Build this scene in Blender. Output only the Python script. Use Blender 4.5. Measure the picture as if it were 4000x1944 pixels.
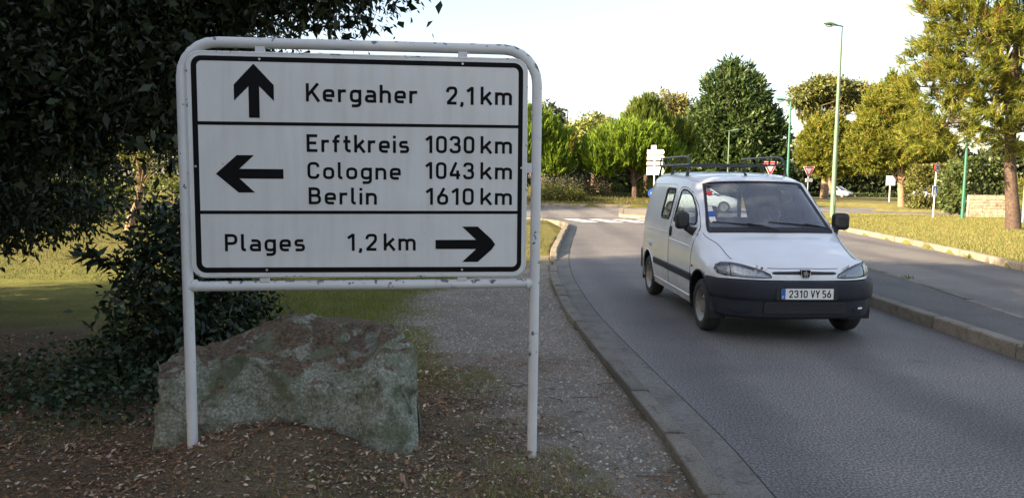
import bpy, math, random
import numpy as np
from mathutils import Vector, Matrix, noise as mnoise

for _o in list(bpy.data.objects):
    bpy.data.objects.remove(_o)
scene = bpy.context.scene
COL = scene.collection
R_ = math.radians

# ------------------------------------------------------------------ camera
cam_d = bpy.data.cameras.new('camera')
cam = bpy.data.objects.new('camera', cam_d)
COL.objects.link(cam)
scene.camera = cam
cam_d.sensor_width = 36.0
cam_d.lens = 27.0
cam_d.clip_start = 0.05
cam_d.clip_end = 3000.0
pitch, roll = R_(5.4), 0.0096
f_ = Vector((0, math.cos(pitch), -math.sin(pitch)))
r_ = Vector((1, 0, 0))
u_ = r_.cross(f_)
r2 = r_ * math.cos(roll) + u_ * math.sin(roll)
u2 = u_ * math.cos(roll) - r_ * math.sin(roll)
m4 = Matrix((r2, u2, -f_)).transposed().to_4x4()
m4.translation = (0, 0, 1.75)
cam.matrix_world = m4

# ------------------------------------------------------------------ daylight
SUN_EL = R_(20.0)
SUN_TO = Vector((-0.90, -0.42, 0)).normalized()          # horizontal direction towards the sun
world = bpy.data.worlds.new('World')
scene.world = world
world.use_nodes = True
wn = world.node_tree.nodes
wl = world.node_tree.links
bg = wn['Background']
sky = wn.new('ShaderNodeTexSky')
sky.sky_type = 'NISHITA'
sky.sun_disc = False
sky.sun_elevation = SUN_EL
sky.sun_rotation = math.atan2(SUN_TO.x, SUN_TO.y)
sky.altitude = 0
sky.air_density = 1.0
sky.dust_density = 1.6
sky.ozone_density = 1.0
veil = wn.new('ShaderNodeMix')                              # an even thin veil of high cloud over the clear sky
veil.data_type = 'RGBA'
veil.blend_type = 'ADD'
veil.inputs[0].default_value = 1.0
veil.inputs[7].default_value = (0.80, 0.62, 0.46, 1)
wl.new(sky.outputs[0], veil.inputs[6])
wl.new(veil.outputs[2], bg.inputs[0])
bg.inputs[1].default_value = 0.075
sun_d = bpy.data.lights.new('sun', 'SUN')
sun_d.energy = 5.0
sun_d.angle = R_(0.55)
sun_d.color = (1.0, 0.80, 0.56)
sun = bpy.data.objects.new('sun', sun_d)
COL.objects.link(sun)
to_sun = Vector((SUN_TO.x * math.cos(SUN_EL), SUN_TO.y * math.cos(SUN_EL), math.sin(SUN_EL)))
sun.rotation_euler = to_sun.to_track_quat('Z', 'Y').to_euler()
sun.location = (-20, -10, 20)
scene.view_settings.view_transform = 'Standard'
scene.view_settings.look = 'None'
scene.view_settings.gamma = 1.0
scene.view_settings.use_curve_mapping = False
scene.view_settings.exposure = 2.10
scene.render.engine = 'CYCLES'
scene.cycles.use_denoising = True
scene.cycles.max_bounces = 8
scene.cycles.transparent_max_bounces = 12

# ------------------------------------------------------------------ helpers: materials
def new_mat(name):
    m = bpy.data.materials.new(name)
    m.use_nodes = True
    return m, m.node_tree.nodes, m.node_tree.links, m.node_tree.nodes['Principled BSDF']

def noise_node(N, L, scale, detail=4.0, rough=0.55, coord='Object'):
    tc = N.new('ShaderNodeTexCoord')
    t = N.new('ShaderNodeTexNoise')
    t.inputs['Scale'].default_value = scale
    t.inputs['Detail'].default_value = detail
    t.inputs['Roughness'].default_value = rough
    L.new(tc.outputs[coord], t.inputs['Vector'])
    return t

def ramp(N, L, src, stops):
    r = N.new('ShaderNodeValToRGB')
    cr = r.color_ramp
    while len(cr.elements) < len(stops):
        cr.elements.new(0.5)
    for e, (p, c) in zip(cr.elements, stops):
        e.position = p
        e.color = (c[0], c[1], c[2], 1)
    L.new(src, r.inputs[0])
    return r

def mix_rgb(N, L, fac, a, b, mode='MIX'):
    x = N.new('ShaderNodeMix')
    x.data_type = 'RGBA'
    x.blend_type = mode
    for sock, v in ((x.inputs[0], fac), (x.inputs[6], a), (x.inputs[7], b)):
        if hasattr(v, 'links'):
            L.new(v, sock)
        elif isinstance(v, (int, float)):
            sock.default_value = v
        else:
            sock.default_value = (v[0], v[1], v[2], 1)
    return x.outputs[2]

def bump(N, L, B, src, strength, dist=0.01):
    b = N.new('ShaderNodeBump')
    b.inputs['Strength'].default_value = strength
    b.inputs['Distance'].default_value = dist
    L.new(src, b.inputs['Height'])
    L.new(b.outputs[0], B.inputs['Normal'])
    return b

def plain(name, col, rough=0.5, metal=0.0, var=0.12, scale=6.0, coat=0.0, bmp=0.0, spec=0.5):
    """a plain surface with a little uneven tone"""
    m, N, L, B = new_mat(name)
    t = noise_node(N, L, scale)
    lo = [c * (1 - var) for c in col]
    hi = [min(1, c * (1 + var)) for c in col]
    r = ramp(N, L, t.outputs[0], [(0.3, lo), (0.7, hi)])
    L.new(r.outputs[0], B.inputs['Base Color'])
    B.inputs['Roughness'].default_value = rough
    B.inputs['Metallic'].default_value = metal
    B.inputs['Specular IOR Level'].default_value = spec
    if coat:
        B.inputs['Coat Weight'].default_value = coat
        B.inputs['Coat Roughness'].default_value = 0.05
    if bmp:
        t2 = noise_node(N, L, scale * 12)
        bump(N, L, B, t2.outputs[0], bmp)
    return m

def attr_mat(name, rough=0.6, transl=0.0, spec=0.3, var_scale=0.0):
    """colour comes from the mesh's own 'Col' attribute (leaf by leaf tint)"""
    m, N, L, B = new_mat(name)
    a = N.new('ShaderNodeAttribute')
    a.attribute_name = 'Col'
    B.inputs['Roughness'].default_value = rough
    B.inputs['Specular IOR Level'].default_value = spec
    L.new(a.outputs['Color'], B.inputs['Base Color'])
    if transl:
        tr = N.new('ShaderNodeBsdfTranslucent')
        L.new(a.outputs['Color'], tr.inputs['Color'])
        mx = N.new('ShaderNodeMixShader')
        mx.inputs[0].default_value = transl
        L.new(B.outputs[0], mx.inputs[1])
        L.new(tr.outputs[0], mx.inputs[2])
        L.new(mx.outputs[0], N['Material Output'].inputs[0])
    return m

def glass_mat(name, tint=(0.62, 0.68, 0.72), rough=0.01, sheen_or_dust=0.0, ior=1.52):
    m, N, L, B = new_mat(name)
    N.remove(B)
    tr = N.new('ShaderNodeBsdfTransparent')
    tr.inputs[0].default_value = (*tint, 1)
    gl = N.new('ShaderNodeBsdfGlossy')
    gl.inputs['Roughness'].default_value = rough
    fr = N.new('ShaderNodeFresnel')
    fr.inputs[0].default_value = ior
    mx = N.new('ShaderNodeMixShader')
    L.new(fr.outputs[0], mx.inputs[0])
    L.new(tr.outputs[0], mx.inputs[1])
    L.new(gl.outputs[0], mx.inputs[2])
    out = mx.outputs[0]
    if sheen_or_dust:                                                 # diffuse bluish film: sky reflection painted into the pane
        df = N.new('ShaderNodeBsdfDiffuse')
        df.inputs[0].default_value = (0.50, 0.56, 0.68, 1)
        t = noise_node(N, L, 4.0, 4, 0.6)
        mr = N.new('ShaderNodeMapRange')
        mr.inputs[3].default_value = sheen_or_dust * 0.5
        mr.inputs[4].default_value = sheen_or_dust * 1.5
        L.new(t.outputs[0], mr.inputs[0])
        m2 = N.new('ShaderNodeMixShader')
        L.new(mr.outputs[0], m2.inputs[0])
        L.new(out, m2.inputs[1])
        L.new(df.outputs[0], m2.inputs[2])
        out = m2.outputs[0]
    L.new(out, N['Material Output'].inputs[0])
    return m

# ------------------------------------------------------------------ helpers: objects
def tag(o, label=None, cat=None, group=None, kind=None):
    if label: o['label'] = label
    if cat: o['category'] = cat
    if group: o['group'] = group
    if kind: o['kind'] = kind
    return o

def empty(name, loc=(0, 0, 0), rz=0.0, parent=None):
    o = bpy.data.objects.new(name, None)
    o.empty_display_size = 0.2
    COL.objects.link(o)
    o.location = loc
    o.rotation_euler = (0, 0, rz)
    if parent: o.parent = parent
    return o

def link_mesh(name, me, mat, parent=None, loc=None, rz=None):
    o = bpy.data.objects.new(name, me)
    COL.objects.link(o)
    if mat: me.materials.append(mat)
    if parent: o.parent = parent
    if loc is not None: o.location = loc
    if rz is not None: o.rotation_euler = (0, 0, rz)
    return o

def np_mesh(name, V, per, mat, parent=None, col=None, smooth=False):
    """V: (n,3) array, every `per` consecutive vertices are one face"""
    V = np.asarray(V, dtype=np.float32).reshape(-1, 3)
    n = len(V)
    nf = n // per
    me = bpy.data.meshes.new(name)
    me.vertices.add(n)
    me.vertices.foreach_set('co', V.ravel())
    me.loops.add(n)
    me.loops.foreach_set('vertex_index', np.arange(n, dtype=np.int32))
    me.polygons.add(nf)
    me.polygons.foreach_set('loop_start', np.arange(0, n, per, dtype=np.int32))
    me.polygons.foreach_set('loop_total', np.full(nf, per, dtype=np.int32))
    if smooth:
        me.polygons.foreach_set('use_smooth', np.ones(nf, dtype=bool))
    if col is not None:
        a = me.color_attributes.new('Col', 'FLOAT_COLOR', 'POINT')
        c4 = np.ones((n, 4), dtype=np.float32)
        c4[:, :3] = col
        a.data.foreach_set('color', c4.ravel())
    me.update(calc_edges=True)
    return link_mesh(name, me, mat, parent)

def ortho(a):
    a = a.normalized()
    t = Vector((0, 0, 1)) if abs(a.z) < 0.9 else Vector((1, 0, 0))
    s = a.cross(t).normalized()
    return s, s.cross(a).normalized()

class MB:
    """collects simple solids into one mesh"""
    def __init__(self):
        self.v, self.f = [], []
    def add(self, vs, fs):
        b = len(self.v)
        self.v += [tuple(p) for p in vs]
        self.f += [tuple(i + b for i in q) for q in fs]
        return self
    def box(self, c, s, M=None):
        hx, hy, hz = s[0] / 2, s[1] / 2, s[2] / 2
        vs = [Vector((x * hx, y * hy, z * hz)) for z in (-1, 1) for y in (-1, 1) for x in (-1, 1)]
        if M is not None: vs = [M @ p for p in vs]
        vs = [p + Vector(c) for p in vs]
        return self.add(vs, [(0, 2, 3, 1), (4, 5, 7, 6), (0, 1, 5, 4), (2, 6, 7, 3), (0, 4, 6, 2), (1, 3, 7, 5)])
    def tube(self, pts, rad, seg=8, cap=True):
        pts = [Vector(p) for p in pts]
        n = len(pts)
        if not hasattr(rad, '__len__'): rad = [rad] * n
        rings, s = [], None
        for i in range(n):
            a = (pts[min(i + 1, n - 1)] - pts[max(i - 1, 0)])
            if a.length < 1e-9: a = Vector((0, 0, 1))
            a.normalize()
            if s is None: s, t = ortho(a)
            else:
                s = (s - a * s.dot(a))
                s = s.normalized() if s.length > 1e-6 else ortho(a)[0]
            t = a.cross(s)
            rings.append([pts[i] + (s * math.cos(k * 2 * math.pi / seg) + t * math.sin(k * 2 * math.pi / seg)) * rad[i] for k in range(seg)])
        vs = [p for r in rings for p in r]
        fs = [(i * seg + k, i * seg + (k + 1) % seg, (i + 1) * seg + (k + 1) % seg, (i + 1) * seg + k) for i in range(n - 1) for k in range(seg)]
        if cap:
            fs.append(tuple(range(seg - 1, -1, -1)))
            fs.append(tuple((n - 1) * seg + k for k in range(seg)))
        return self.add(vs, fs)
    def lathe(self, prof, seg=24, M=None, close=False):
        vs, fs = [], []
        n = len(prof)
        for (r, z) in prof:
            for k in range(seg):
                a = k * 2 * math.pi / seg
                vs.append(Vector((r * math.cos(a), r * math.sin(a), z)))
        if M is not None: vs = [M @ p for p in vs]
        for i in range(n - 1 + (1 if close else 0)):
            j = (i + 1) % n
            for k in range(seg):
                fs.append((i * seg + k, i * seg + (k + 1) % seg, j * seg + (k + 1) % seg, j * seg + k))
        return self.add(vs, fs)
    def prism(self, poly, fr, d0, d1):
        """poly in 2D, fr(u,v,d)->point"""
        n = len(poly)
        vs = [fr(u, v, d0) for u, v in poly] + [fr(u, v, d1) for u, v in poly]
        fs = [tuple(range(n - 1, -1, -1)), tuple(range(n, 2 * n))] + [(i, (i + 1) % n, n + (i + 1) % n, n + i) for i in range(n)]
        return self.add(vs, fs)
    def build(self, name, mat, parent=None, smooth=False, bevel=0.0, loc=None, rz=None, angle=40):
        me = bpy.data.meshes.new(name)
        me.from_pydata(self.v, [], self.f)
        me.update()
        o = link_mesh(name, me, mat, parent, loc, rz)
        if smooth:
            me.polygons.foreach_set('use_smooth', np.ones(len(me.polygons), dtype=bool))
            try: me.set_sharp_from_angle(angle=R_(angle))
            except Exception: pass
        if bevel:
            b = o.modifiers.new('bevel', 'BEVEL')
            b.width = bevel
            b.segments = 2
            b.limit_method = 'ANGLE'
        return o

def arc(cx, cy, r, a0, a1, n=8):
    return [(cx + r * math.cos(R_(a0 + (a1 - a0) * i / n)), cy + r * math.sin(R_(a0 + (a1 - a0) * i / n))) for i in range(n + 1)]

def rrect(x0, y0, x1, y1, r, n=6):
    return arc(x1 - r, y0 + r, r, -90, 0, n) + arc(x1 - r, y1 - r, r, 0, 90, n) + arc(x0 + r, y1 - r, r, 90, 180, n) + arc(x0 + r, y0 + r, r, 180, 270, n)

def in_poly(px, py, poly):
    px, py = np.asarray(px), np.asarray(py)
    inside = np.zeros(px.shape, bool)
    n = len(poly)
    j = n - 1
    for i in range(n):
        xi, yi = poly[i]
        xj, yj = poly[j]
        c = ((yi > py) != (yj > py)) & (px < (xj - xi) * (py - yi) / (yj - yi + 1e-12) + xi)
        inside ^= c
        j = i
    return inside

def interp_line(pts, y):
    ys = [p[1] for p in pts]
    xs = [p[0] for p in pts]
    return np.interp(y, ys, xs)

def sstep(a, b, x):
    t = np.clip((np.asarray(x, float) - a) / (b - a), 0, 1)
    return t * t * (3 - 2 * t)

# value noise for numpy arrays
_rng0 = np.random.default_rng(7)
_NT = _rng0.random((256, 256))
def vnoise(x, y, s):
    x = np.asarray(x, float) * s + 1000.0
    y = np.asarray(y, float) * s + 1000.0
    xi, yi = np.floor(x).astype(int), np.floor(y).astype(int)
    fx, fy = x - xi, y - yi
    fx, fy = fx * fx * (3 - 2 * fx), fy * fy * (3 - 2 * fy)
    g = lambda a, b: _NT[a % 256, b % 256]
    return (g(xi, yi) * (1 - fx) + g(xi + 1, yi) * fx) * (1 - fy) + (g(xi, yi + 1) * (1 - fx) + g(xi + 1, yi + 1) * fx) * fy
def fbm(x, y, s):
    return (vnoise(x, y, s) + 0.5 * vnoise(x, y, 2.1 * s) + 0.25 * vnoise(x, y, 4.3 * s)) / 1.75

# ------------------------------------------------------------------ materials
def asphalt_mat(name, base, scale=62.0):
    m, N, L, B = new_mat(name)
    t = noise_node(N, L, scale, 3, 0.7)
    g = ramp(N, L, t.outputs[0], [(0.34, [c * 0.28 for c in base]), (0.50, base), (0.64, [c * 2.3 for c in base])])
    t2 = noise_node(N, L, 0.7, 5, 0.6)
    p = ramp(N, L, t2.outputs[0], [(0.3, (0.78, 0.78, 0.8)), (0.7, (1.18, 1.16, 1.13))])
    c = mix_rgb(N, L, 1.0, g.outputs[0], p.outputs[0], 'MULTIPLY')
    t3 = noise_node(N, L, 0.16, 3, 0.5)
    p3 = ramp(N, L, t3.outputs[0], [(0.35, (0.9, 0.9, 0.9)), (0.65, (1.1, 1.1, 1.1))])
    c = mix_rgb(N, L, 1.0, c, p3.outputs[0], 'MULTIPLY')
    # wheel tracks polished darker, oil drips and bleached patches
    tc = N.new('ShaderNodeTexCoord')
    sp = N.new('ShaderNodeSeparateXYZ')
    L.new(tc.outputs['Object'], sp.inputs[0])
    t5 = noise_node(N, L, 0.35, 3, 0.5)
    ax = N.new('ShaderNodeMath')
    ax.operation = 'MULTIPLY_ADD'
    L.new(t5.outputs[0], ax.inputs[0])
    ax.inputs[1].default_value = 0.9
    L.new(sp.outputs[0], ax.inputs[2])
    wv = N.new('ShaderNodeMath')
    wv.operation = 'SINE'
    ml = N.new('ShaderNodeMath')
    ml.operation = 'MULTIPLY'
    L.new(ax.outputs[0], ml.inputs[0])
    ml.inputs[1].default_value = 3.7
    L.new(ml.outputs[0], wv.inputs[0])
    tr = ramp(N, L, wv.outputs[0], [(0.0, (1.08, 1.08, 1.07)), (1.0, (0.78, 0.78, 0.80))])
    c = mix_rgb(N, L, 1.0, c, tr.outputs[0], 'MULTIPLY')
    t6 = noise_node(N, L, 3.2, 5, 0.7)
    st = ramp(N, L, t6.outputs[0], [(0.26, (0.62, 0.62, 0.64)), (0.40, (1, 1, 1)), (0.72, (1.0, 1.0, 1.0)), (0.80, (1.2, 1.18, 1.14))])
    c = mix_rgb(N, L, 1.0, c, st.outputs[0], 'MULTIPLY')
    L.new(c, B.inputs['Base Color'])
    B.inputs['Roughness'].default_value = 0.72
    B.inputs['Specular IOR Level'].default_value = 0.35
    bump(N, L, B, t.outputs[0], 0.5, 0.010)
    return m

def stone_mat(name, a, b, scale=30.0, bmp=0.5):
    m, N, L, B = new_mat(name)
    t = noise_node(N, L, scale, 6, 0.7)
    g = ramp(N, L, t.outputs[0], [(0.32, a), (0.68, b)])
    t2 = noise_node(N, L, 2.2, 5, 0.6)
    p = ramp(N, L, t2.outputs[0], [(0.3, (0.7, 0.68, 0.64)), (0.7, (1.15, 1.15, 1.15))])
    c = mix_rgb(N, L, 1.0, g.outputs[0], p.outputs[0], 'MULTIPLY')
    oi = N.new('ShaderNodeObjectInfo')                        # no two stones quite alike
    pr = ramp(N, L, oi.outputs['Random'], [(0.0, (0.78, 0.77, 0.74)), (1.0, (1.15, 1.13, 1.10))])
    c = mix_rgb(N, L, 1.0, c, pr.outputs[0], 'MULTIPLY')
    t9 = noise_node(N, L, 9.0, 5, 0.7)
    stn = ramp(N, L, t9.outputs[0], [(0.30, (0.5, 0.48, 0.44)), (0.46, (1, 1, 1))])
    c = mix_rgb(N, L, 1.0, c, stn.outputs[0], 'MULTIPLY')
    L.new(c, B.inputs['Base Color'])
    B.inputs['Roughness'].default_value = 0.85
    bump(N, L, B, t.outputs[0], bmp, 0.01)
    return m

def ground_mat():
    m, N, L, B = new_mat('ground_cover')
    a = N.new('ShaderNodeAttribute')
    a.attribute_name = 'Col'
    t = noise_node(N, L, 55, 5, 0.75)
    g = ramp(N, L, t.outputs[0], [(0.28, (0.35, 0.35, 0.35)), (0.5, (0.95, 0.95, 0.95)), (0.75, (1.8, 1.75, 1.65))])
    t2 = noise_node(N, L, 1.7, 5, 0.65)
    g2 = ramp(N, L, t2.outputs[0], [(0.3, (0.72, 0.78, 0.7)), (0.7, (1.25, 1.18, 1.1))])
    c = mix_rgb(N, L, 1.0, a.outputs['Color'], g.outputs[0], 'MULTIPLY')
    c = mix_rgb(N, L, 1.0, c, g2.outputs[0], 'MULTIPLY')
    L.new(c, B.inputs['Base Color'])
    B.inputs['Roughness'].default_value = 0.95
    B.inputs['Specular IOR Level'].default_value = 0.1
    bump(N, L, B, t.outputs[0], 0.9, 0.03)
    return m

def flaky_paint(name, paint, under, amount=0.64, rough=0.45):
    """old paint with chips down to the grey metal"""
    m, N, L, B = new_mat(name)
    t = noise_node(N, L, 17, 5, 0.62)
    tc = N.new('ShaderNodeTexCoord')
    mp = N.new('ShaderNodeMapping')
    L.new(tc.outputs['Object'], mp.inputs[0])
    r = ramp(N, L, t.outputs[0], [(amount, (0, 0, 0)), (amount + 0.015, (1, 1, 1))])
    t2 = noise_node(N, L, 3.0, 4, 0.6)
    tone = ramp(N, L, t2.outputs[0], [(0.3, [c * 0.86 for c in paint]), (0.7, paint)])
    # chips are thick on the side that faces up, where the weather sits
    ge = N.new('ShaderNodeNewGeometry')
    sx = N.new('ShaderNodeSeparateXYZ')
    L.new(ge.outputs['Normal'], sx.inputs[0])
    mr = N.new('ShaderNodeMapRange')
    mr.inputs[1].default_value = -0.2
    mr.inputs[2].default_value = 1.0
    mr.inputs[3].default_value = 0.0
    mr.inputs[4].default_value = 0.13
    L.new(sx.outputs[2], mr.inputs[0])
    ad = N.new('ShaderNodeMath')
    L.new(t.outputs[0], ad.inputs[0])
    L.new(mr.outputs[0], ad.inputs[1])
    L.new(ad.outputs[0], r.inputs[0])
    c = mix_rgb(N, L, r.outputs[0], tone.outputs[0], under)
    L.new(c, B.inputs['Base Color'])
    B.inputs['Roughness'].default_value = rough
    bump(N, L, B, r.outputs[0], 0.25, -0.002)
    return m

M = {}
M['asphalt'] = asphalt_mat('asphalt', (0.126, 0.118, 0.110))
M['asphalt_ring'] = asphalt_mat('asphalt_old', (0.165, 0.155, 0.145), 60)
M['median'] = asphalt_mat('median_asphalt', (0.075, 0.072, 0.07), 110)
M['kerb'] = stone_mat('kerb_concrete', (0.095, 0.088, 0.074), (0.25, 0.23, 0.19), 70)
M['kerb_pale'] = stone_mat('kerb_pale', (0.17, 0.145, 0.11), (0.33, 0.28, 0.21), 40)
M['gutter'] = stone_mat('gutter_concrete', (0.08, 0.076, 0.069), (0.235, 0.225, 0.20), 75)
M['ground'] = ground_mat()
M['leaf'] = attr_mat('leaf', 0.5, 0.25, 0.35)
M['dark_leaf'] = attr_mat('dark_leaf', 0.42, 0.12, 0.4)
M['needle'] = attr_mat('needle', 0.6, 0.35, 0.25)
M['grass'] = attr_mat('grass_blade', 0.7, 0.3, 0.15)
M['litter'] = attr_mat('dry_leaf', 0.8, 0.1, 0.2)
M['pebble'] = attr_mat('pebble', 0.85, 0.0, 0.3)
M['white_line'] = plain('road_paint', (0.72, 0.71, 0.68), 0.7, var=0.1, scale=9)
M['bark'] = stone_mat('bark', (0.05, 0.035, 0.028), (0.17, 0.11, 0.08), 14, 1.0)
M['bark_pale'] = stone_mat('pale_bark', (0.16, 0.10, 0.06), (0.34, 0.23, 0.15), 12, 0.8)
def board_mat():
    m, N, L, B = new_mat('sign_white')
    tc = N.new('ShaderNodeTexCoord')
    mp = N.new('ShaderNodeMapping')
    mp.inputs['Scale'].default_value = (9, 9, 0.7)              # run-off streaks hang down the board
    L.new(tc.outputs['Object'], mp.inputs[0])
    t = N.new('ShaderNodeTexNoise')
    t.inputs['Scale'].default_value = 1.6
    t.inputs['Detail'].default_value = 6
    L.new(mp.outputs[0], t.inputs[0])
    a = ramp(N, L, t.outputs[0], [(0.30, (0.57, 0.57, 0.555)), (0.55, (0.63, 0.63, 0.63))])
    t2 = noise_node(N, L, 2.2, 5, 0.6)
    b = ramp(N, L, t2.outputs[0], [(0.3, (0.92, 0.92, 0.90)), (0.7, (1.03, 1.03, 1.03))])
    c = mix_rgb(N, L, 1.0, a.outputs[0], b.outputs[0], 'MULTIPLY')
    t3 = noise_node(N, L, 38, 3, 0.6)
    d = ramp(N, L, t3.outputs[0], [(0.235, (0.35, 0.34, 0.32)), (0.26, (1, 1, 1))])   # fly specks and scuffs
    c = mix_rgb(N, L, 1.0, c, d.outputs[0], 'MULTIPLY')
    L.new(c, B.inputs['Base Color'])
    B.inputs['Roughness'].default_value = 0.5
    B.inputs['Specular IOR Level'].default_value = 0.3
    return m
M['sign_white'] = board_mat()
M['sign_black'] = plain('sign_black', (0.004, 0.004, 0.005), 0.6, var=0.2, scale=5, spec=0.12)
M['pipe'] = flaky_paint('chipped_white_paint', (0.62, 0.62, 0.62), (0.10, 0.11, 0.13), 0.665)
M['steel'] = plain('galvanised', (0.42, 0.43, 0.44), 0.4, 0.8, 0.15, 20)
M['lamp_green'] = plain('green_paint', (0.03, 0.13, 0.085), 0.4, var=0.12, scale=3)
M['lamp_pale'] = plain('pale_green_paint', (0.11, 0.18, 0.12), 0.45, var=0.12, scale=3)
M['post_white'] = plain('white_post', (0.70, 0.70, 0.68), 0.5, var=0.08)
M['sign_red'] = plain('sign_red', (0.50, 0.03, 0.04), 0.4, var=0.08)
M['sign_blue'] = plain('sign_blue', (0.02, 0.09, 0.36), 0.4, var=0.08)
M['lamp_glass'] = glass_mat('lamp_glass', (0.85, 0.87, 0.9), 0.05)

# ------------------------------------------------------------------ lines of the road (metres; x right, y away)
KERB_L = [(1.10, -14), (1.09, 0), (1.06, 3.94), (1.03, 5.1), (0.90, 6.77), (0.77, 8.6), (0.69, 10.12), (0.67, 12.38), (0.69, 14.0),
          (0.85, 16.9), (1.19, 20.5), (1.62, 24.6), (1.85, 26.8), (1.82, 28.0), (1.45, 29.2), (0.4, 30.4), (-3, 32.1), (-12, 34.4), (-20, 36.5)]
KERB_R = [(9.0, -14), (9.3, 6), (9.62, 11), (9.97, 14.84), (10.51, 18.18), (10.95, 22.07), (11.25, 25.77), (11.6, 30), (12.4, 34.2),
          (13.6, 36.4), (15.4, 37.2), (18, 37.0), (21, 36.2), (26, 34.6), (40, 30)]
MED_L = [(5.06, -6), (5.03, 4), (5.0, 8.5), (4.98, 10.5), (4.93, 16), (4.88, 22), (4.9, 28.2)]
MED_R = [(5.5, -6), (5.75, 4), (6.22, 9.2), (6.38, 10.64), (6.58, 12.41), (6.7, 14.1), (6.85, 18), (6.7, 24), (6.3, 28.2)]
ISL = (8.0, 56.5, 12.0)
P1 = [(x + 0.08, y) for x, y in KERB_L] + [(-20, 45), (8, 45), (15, 45), (18, 44.4), (22, 42.2), (30, 39.5), (60, 30), (60, 24)] + [(x, y) for x, y in reversed(KERB_R)]
PATH_L = [(0.75, -14), (0.7, 2), (0.47, 3.99), (0.27, 4.73), (-0.11, 5.86), (-0.85, 7.85), (-1.33, 9.17), (-1.35, 11.06), (-0.9, 12.6), (-0.6, 13.6), (0.2, 15.4), (0.8, 16.6)]

def road_mask(x, y):
    r = np.hypot(x - ISL[0], y - ISL[1])
    return (in_poly(x, y, P1) | (r < 18.0)) & (r > ISL[2] + 0.1)

def ground_z(x, y):
    x, y = np.asarray(x, float), np.asarray(y, float)
    z = np.full(x.shape, -0.012)
    kl = interp_line(KERB_L[:13], np.minimum(y, 26.8))
    left = x < kl
    z = np.where(left & (y > 16), 0.0 + 0.095 * sstep(16.5, 18, y), z)
    # litter heaped against the boulder, and low swells in the verge
    z = z + 0.19 * np.exp(-(np.abs(x + 1.42) / 0.55) ** 2.5 - ((y - 4.58) / 0.40) ** 2) + 0.06 * np.exp(-((x + 1.5) / 1.1) ** 2 - ((y - 4.3) / 0.8) ** 2)
    verge = sstep(0.3, -0.6, x - interp_line(PATH_L, y)) * (y < 30)
    z = z + verge * (0.05 * (fbm(x, y, 0.5) - 0.5) + 0.035 * (fbm(x, y, 2.3) - 0.5))
    kr = interp_line(KERB_R[:10], np.minimum(y, 36.4))
    right = x > kr
    z = np.where(right, 0.115 + 0.10 * (fbm(x, y, 0.15) - 0.5) * sstep(0, 4, x - kr), z)
    r = np.hypot(x - ISL[0], y - ISL[1])
    isl = 0.12 + 1.05 * np.exp(-((x - 3.2) / 3.2) ** 2 - ((y - 54.5) / 4.5) ** 2) + 0.45 * np.exp(-((r) / 8.0) ** 2)
    z = np.where(r < ISL[2] + 0.1, isl, z)
    z = z - 0.0145 * np.maximum(0, y - 50) * sstep(13, 18, x)
    z = np.where(road_mask(x, y), -0.25, z)
    return z
def gz(x, y):
    return float(ground_z(np.array([x]), np.array([y]))[0])

def spaced(*segs):
    out = []
    for a, b, s in segs:
        out += list(np.arange(a, b, s))
    return np.array(out + [segs[-1][1]])
gx = spaced((-500, -60, 44), (-60, -16, 2), (-16, -5, 0.4), (-5, 1.3, 0.08), (1.3, 8.6, 0.8), (8.6, 12, 0.15), (12, 30, 0.6), (30, 70, 2), (70, 500, 43))
gy = spaced((-80, 0, 5), (0, 2.4, 0.4), (2.4, 9, 0.08), (9, 18, 0.2), (18, 47, 0.45), (47, 75, 0.9), (75, 130, 3), (130, 700, 57))
GX, GY = np.meshgrid(gx, gy)
GZ = ground_z(GX, GY)
def ground_col(x, y):
    """what covers the ground: soil under litter, gravel, lawn, dry lawn"""
    n1, n2 = fbm(x, y, 0.9), fbm(x + 31, y + 17, 3.1)
    soil = np.array([0.170, 0.134, 0.096])
    gravel = np.array([0.290, 0.260, 0.228])
    green = np.array([0.185, 0.19, 0.055])
    dry = np.array([0.225, 0.20, 0.076])
    warm = np.array([0.19, 0.172, 0.058])
    c = np.empty(x.shape + (3,))
    c[:] = warm
    # left lawn
    lawn = sstep(0.25, 0.75, n1)[..., None]
    leftlawn = green * (1 - lawn * 0.55) + warm * lawn * 0.55
    far = sstep(12, 17, y)[..., None]
    leftlawn = leftlawn * (1 - far) + (warm * 0.9) * far
    isleft = (x < interp_line(KERB_L[:13], np.minimum(y, 26.8)))
    c[isleft] = leftlawn[isleft]
    # litter near the sign
    lit = sstep(0.9, -0.6, (y - 6.6) + (n1 - 0.5) * 2.2 + (n2 - 0.5) * 0.8 + 0.35 * np.clip(x + 1.2, -3, 3) * 0)
    lit = np.maximum(lit, sstep(-3.1, -3.9, x + (n1 - 0.5)) * sstep(9.6, 8.0, y)) * isleft
    c = c * (1 - lit[..., None]) + soil * lit[..., None]
    gr = sstep(-0.35, 0.35, x - interp_line(PATH_L, y) + (n2 - 0.5) * 1.3) * isleft * (y < 16.8)
    c = c * (1 - gr[..., None]) + gravel * gr[..., None]
    kr = interp_line(KERB_R[:10], np.minimum(y, 36.4))
    right = x > kr
    d = sstep(0.2, 0.7, fbm(x, y, 0.35))[..., None]
    edge = sstep(2.5, 0.0, x - kr + (n1 - 0.5))[..., None] * 0.6
    rl = dry * d + warm * (1 - d)
    rl = rl * (1 - edge) + np.array([0.13, 0.135, 0.034]) * edge
    c[right] = rl[right]
    r = np.hypot(x - ISL[0], y - ISL[1])
    ii = r < ISL[2] + 0.1
    ic = (np.array([0.10, 0.105, 0.035]) * (1 - d) + np.array([0.18, 0.14, 0.06]) * d)
    c[ii] = ic[ii]
    return c
GC = ground_col(GX, GY)
ny_, nx_ = GX.shape
idx = np.arange(ny_ * nx_).reshape(ny_, nx_)
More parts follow.
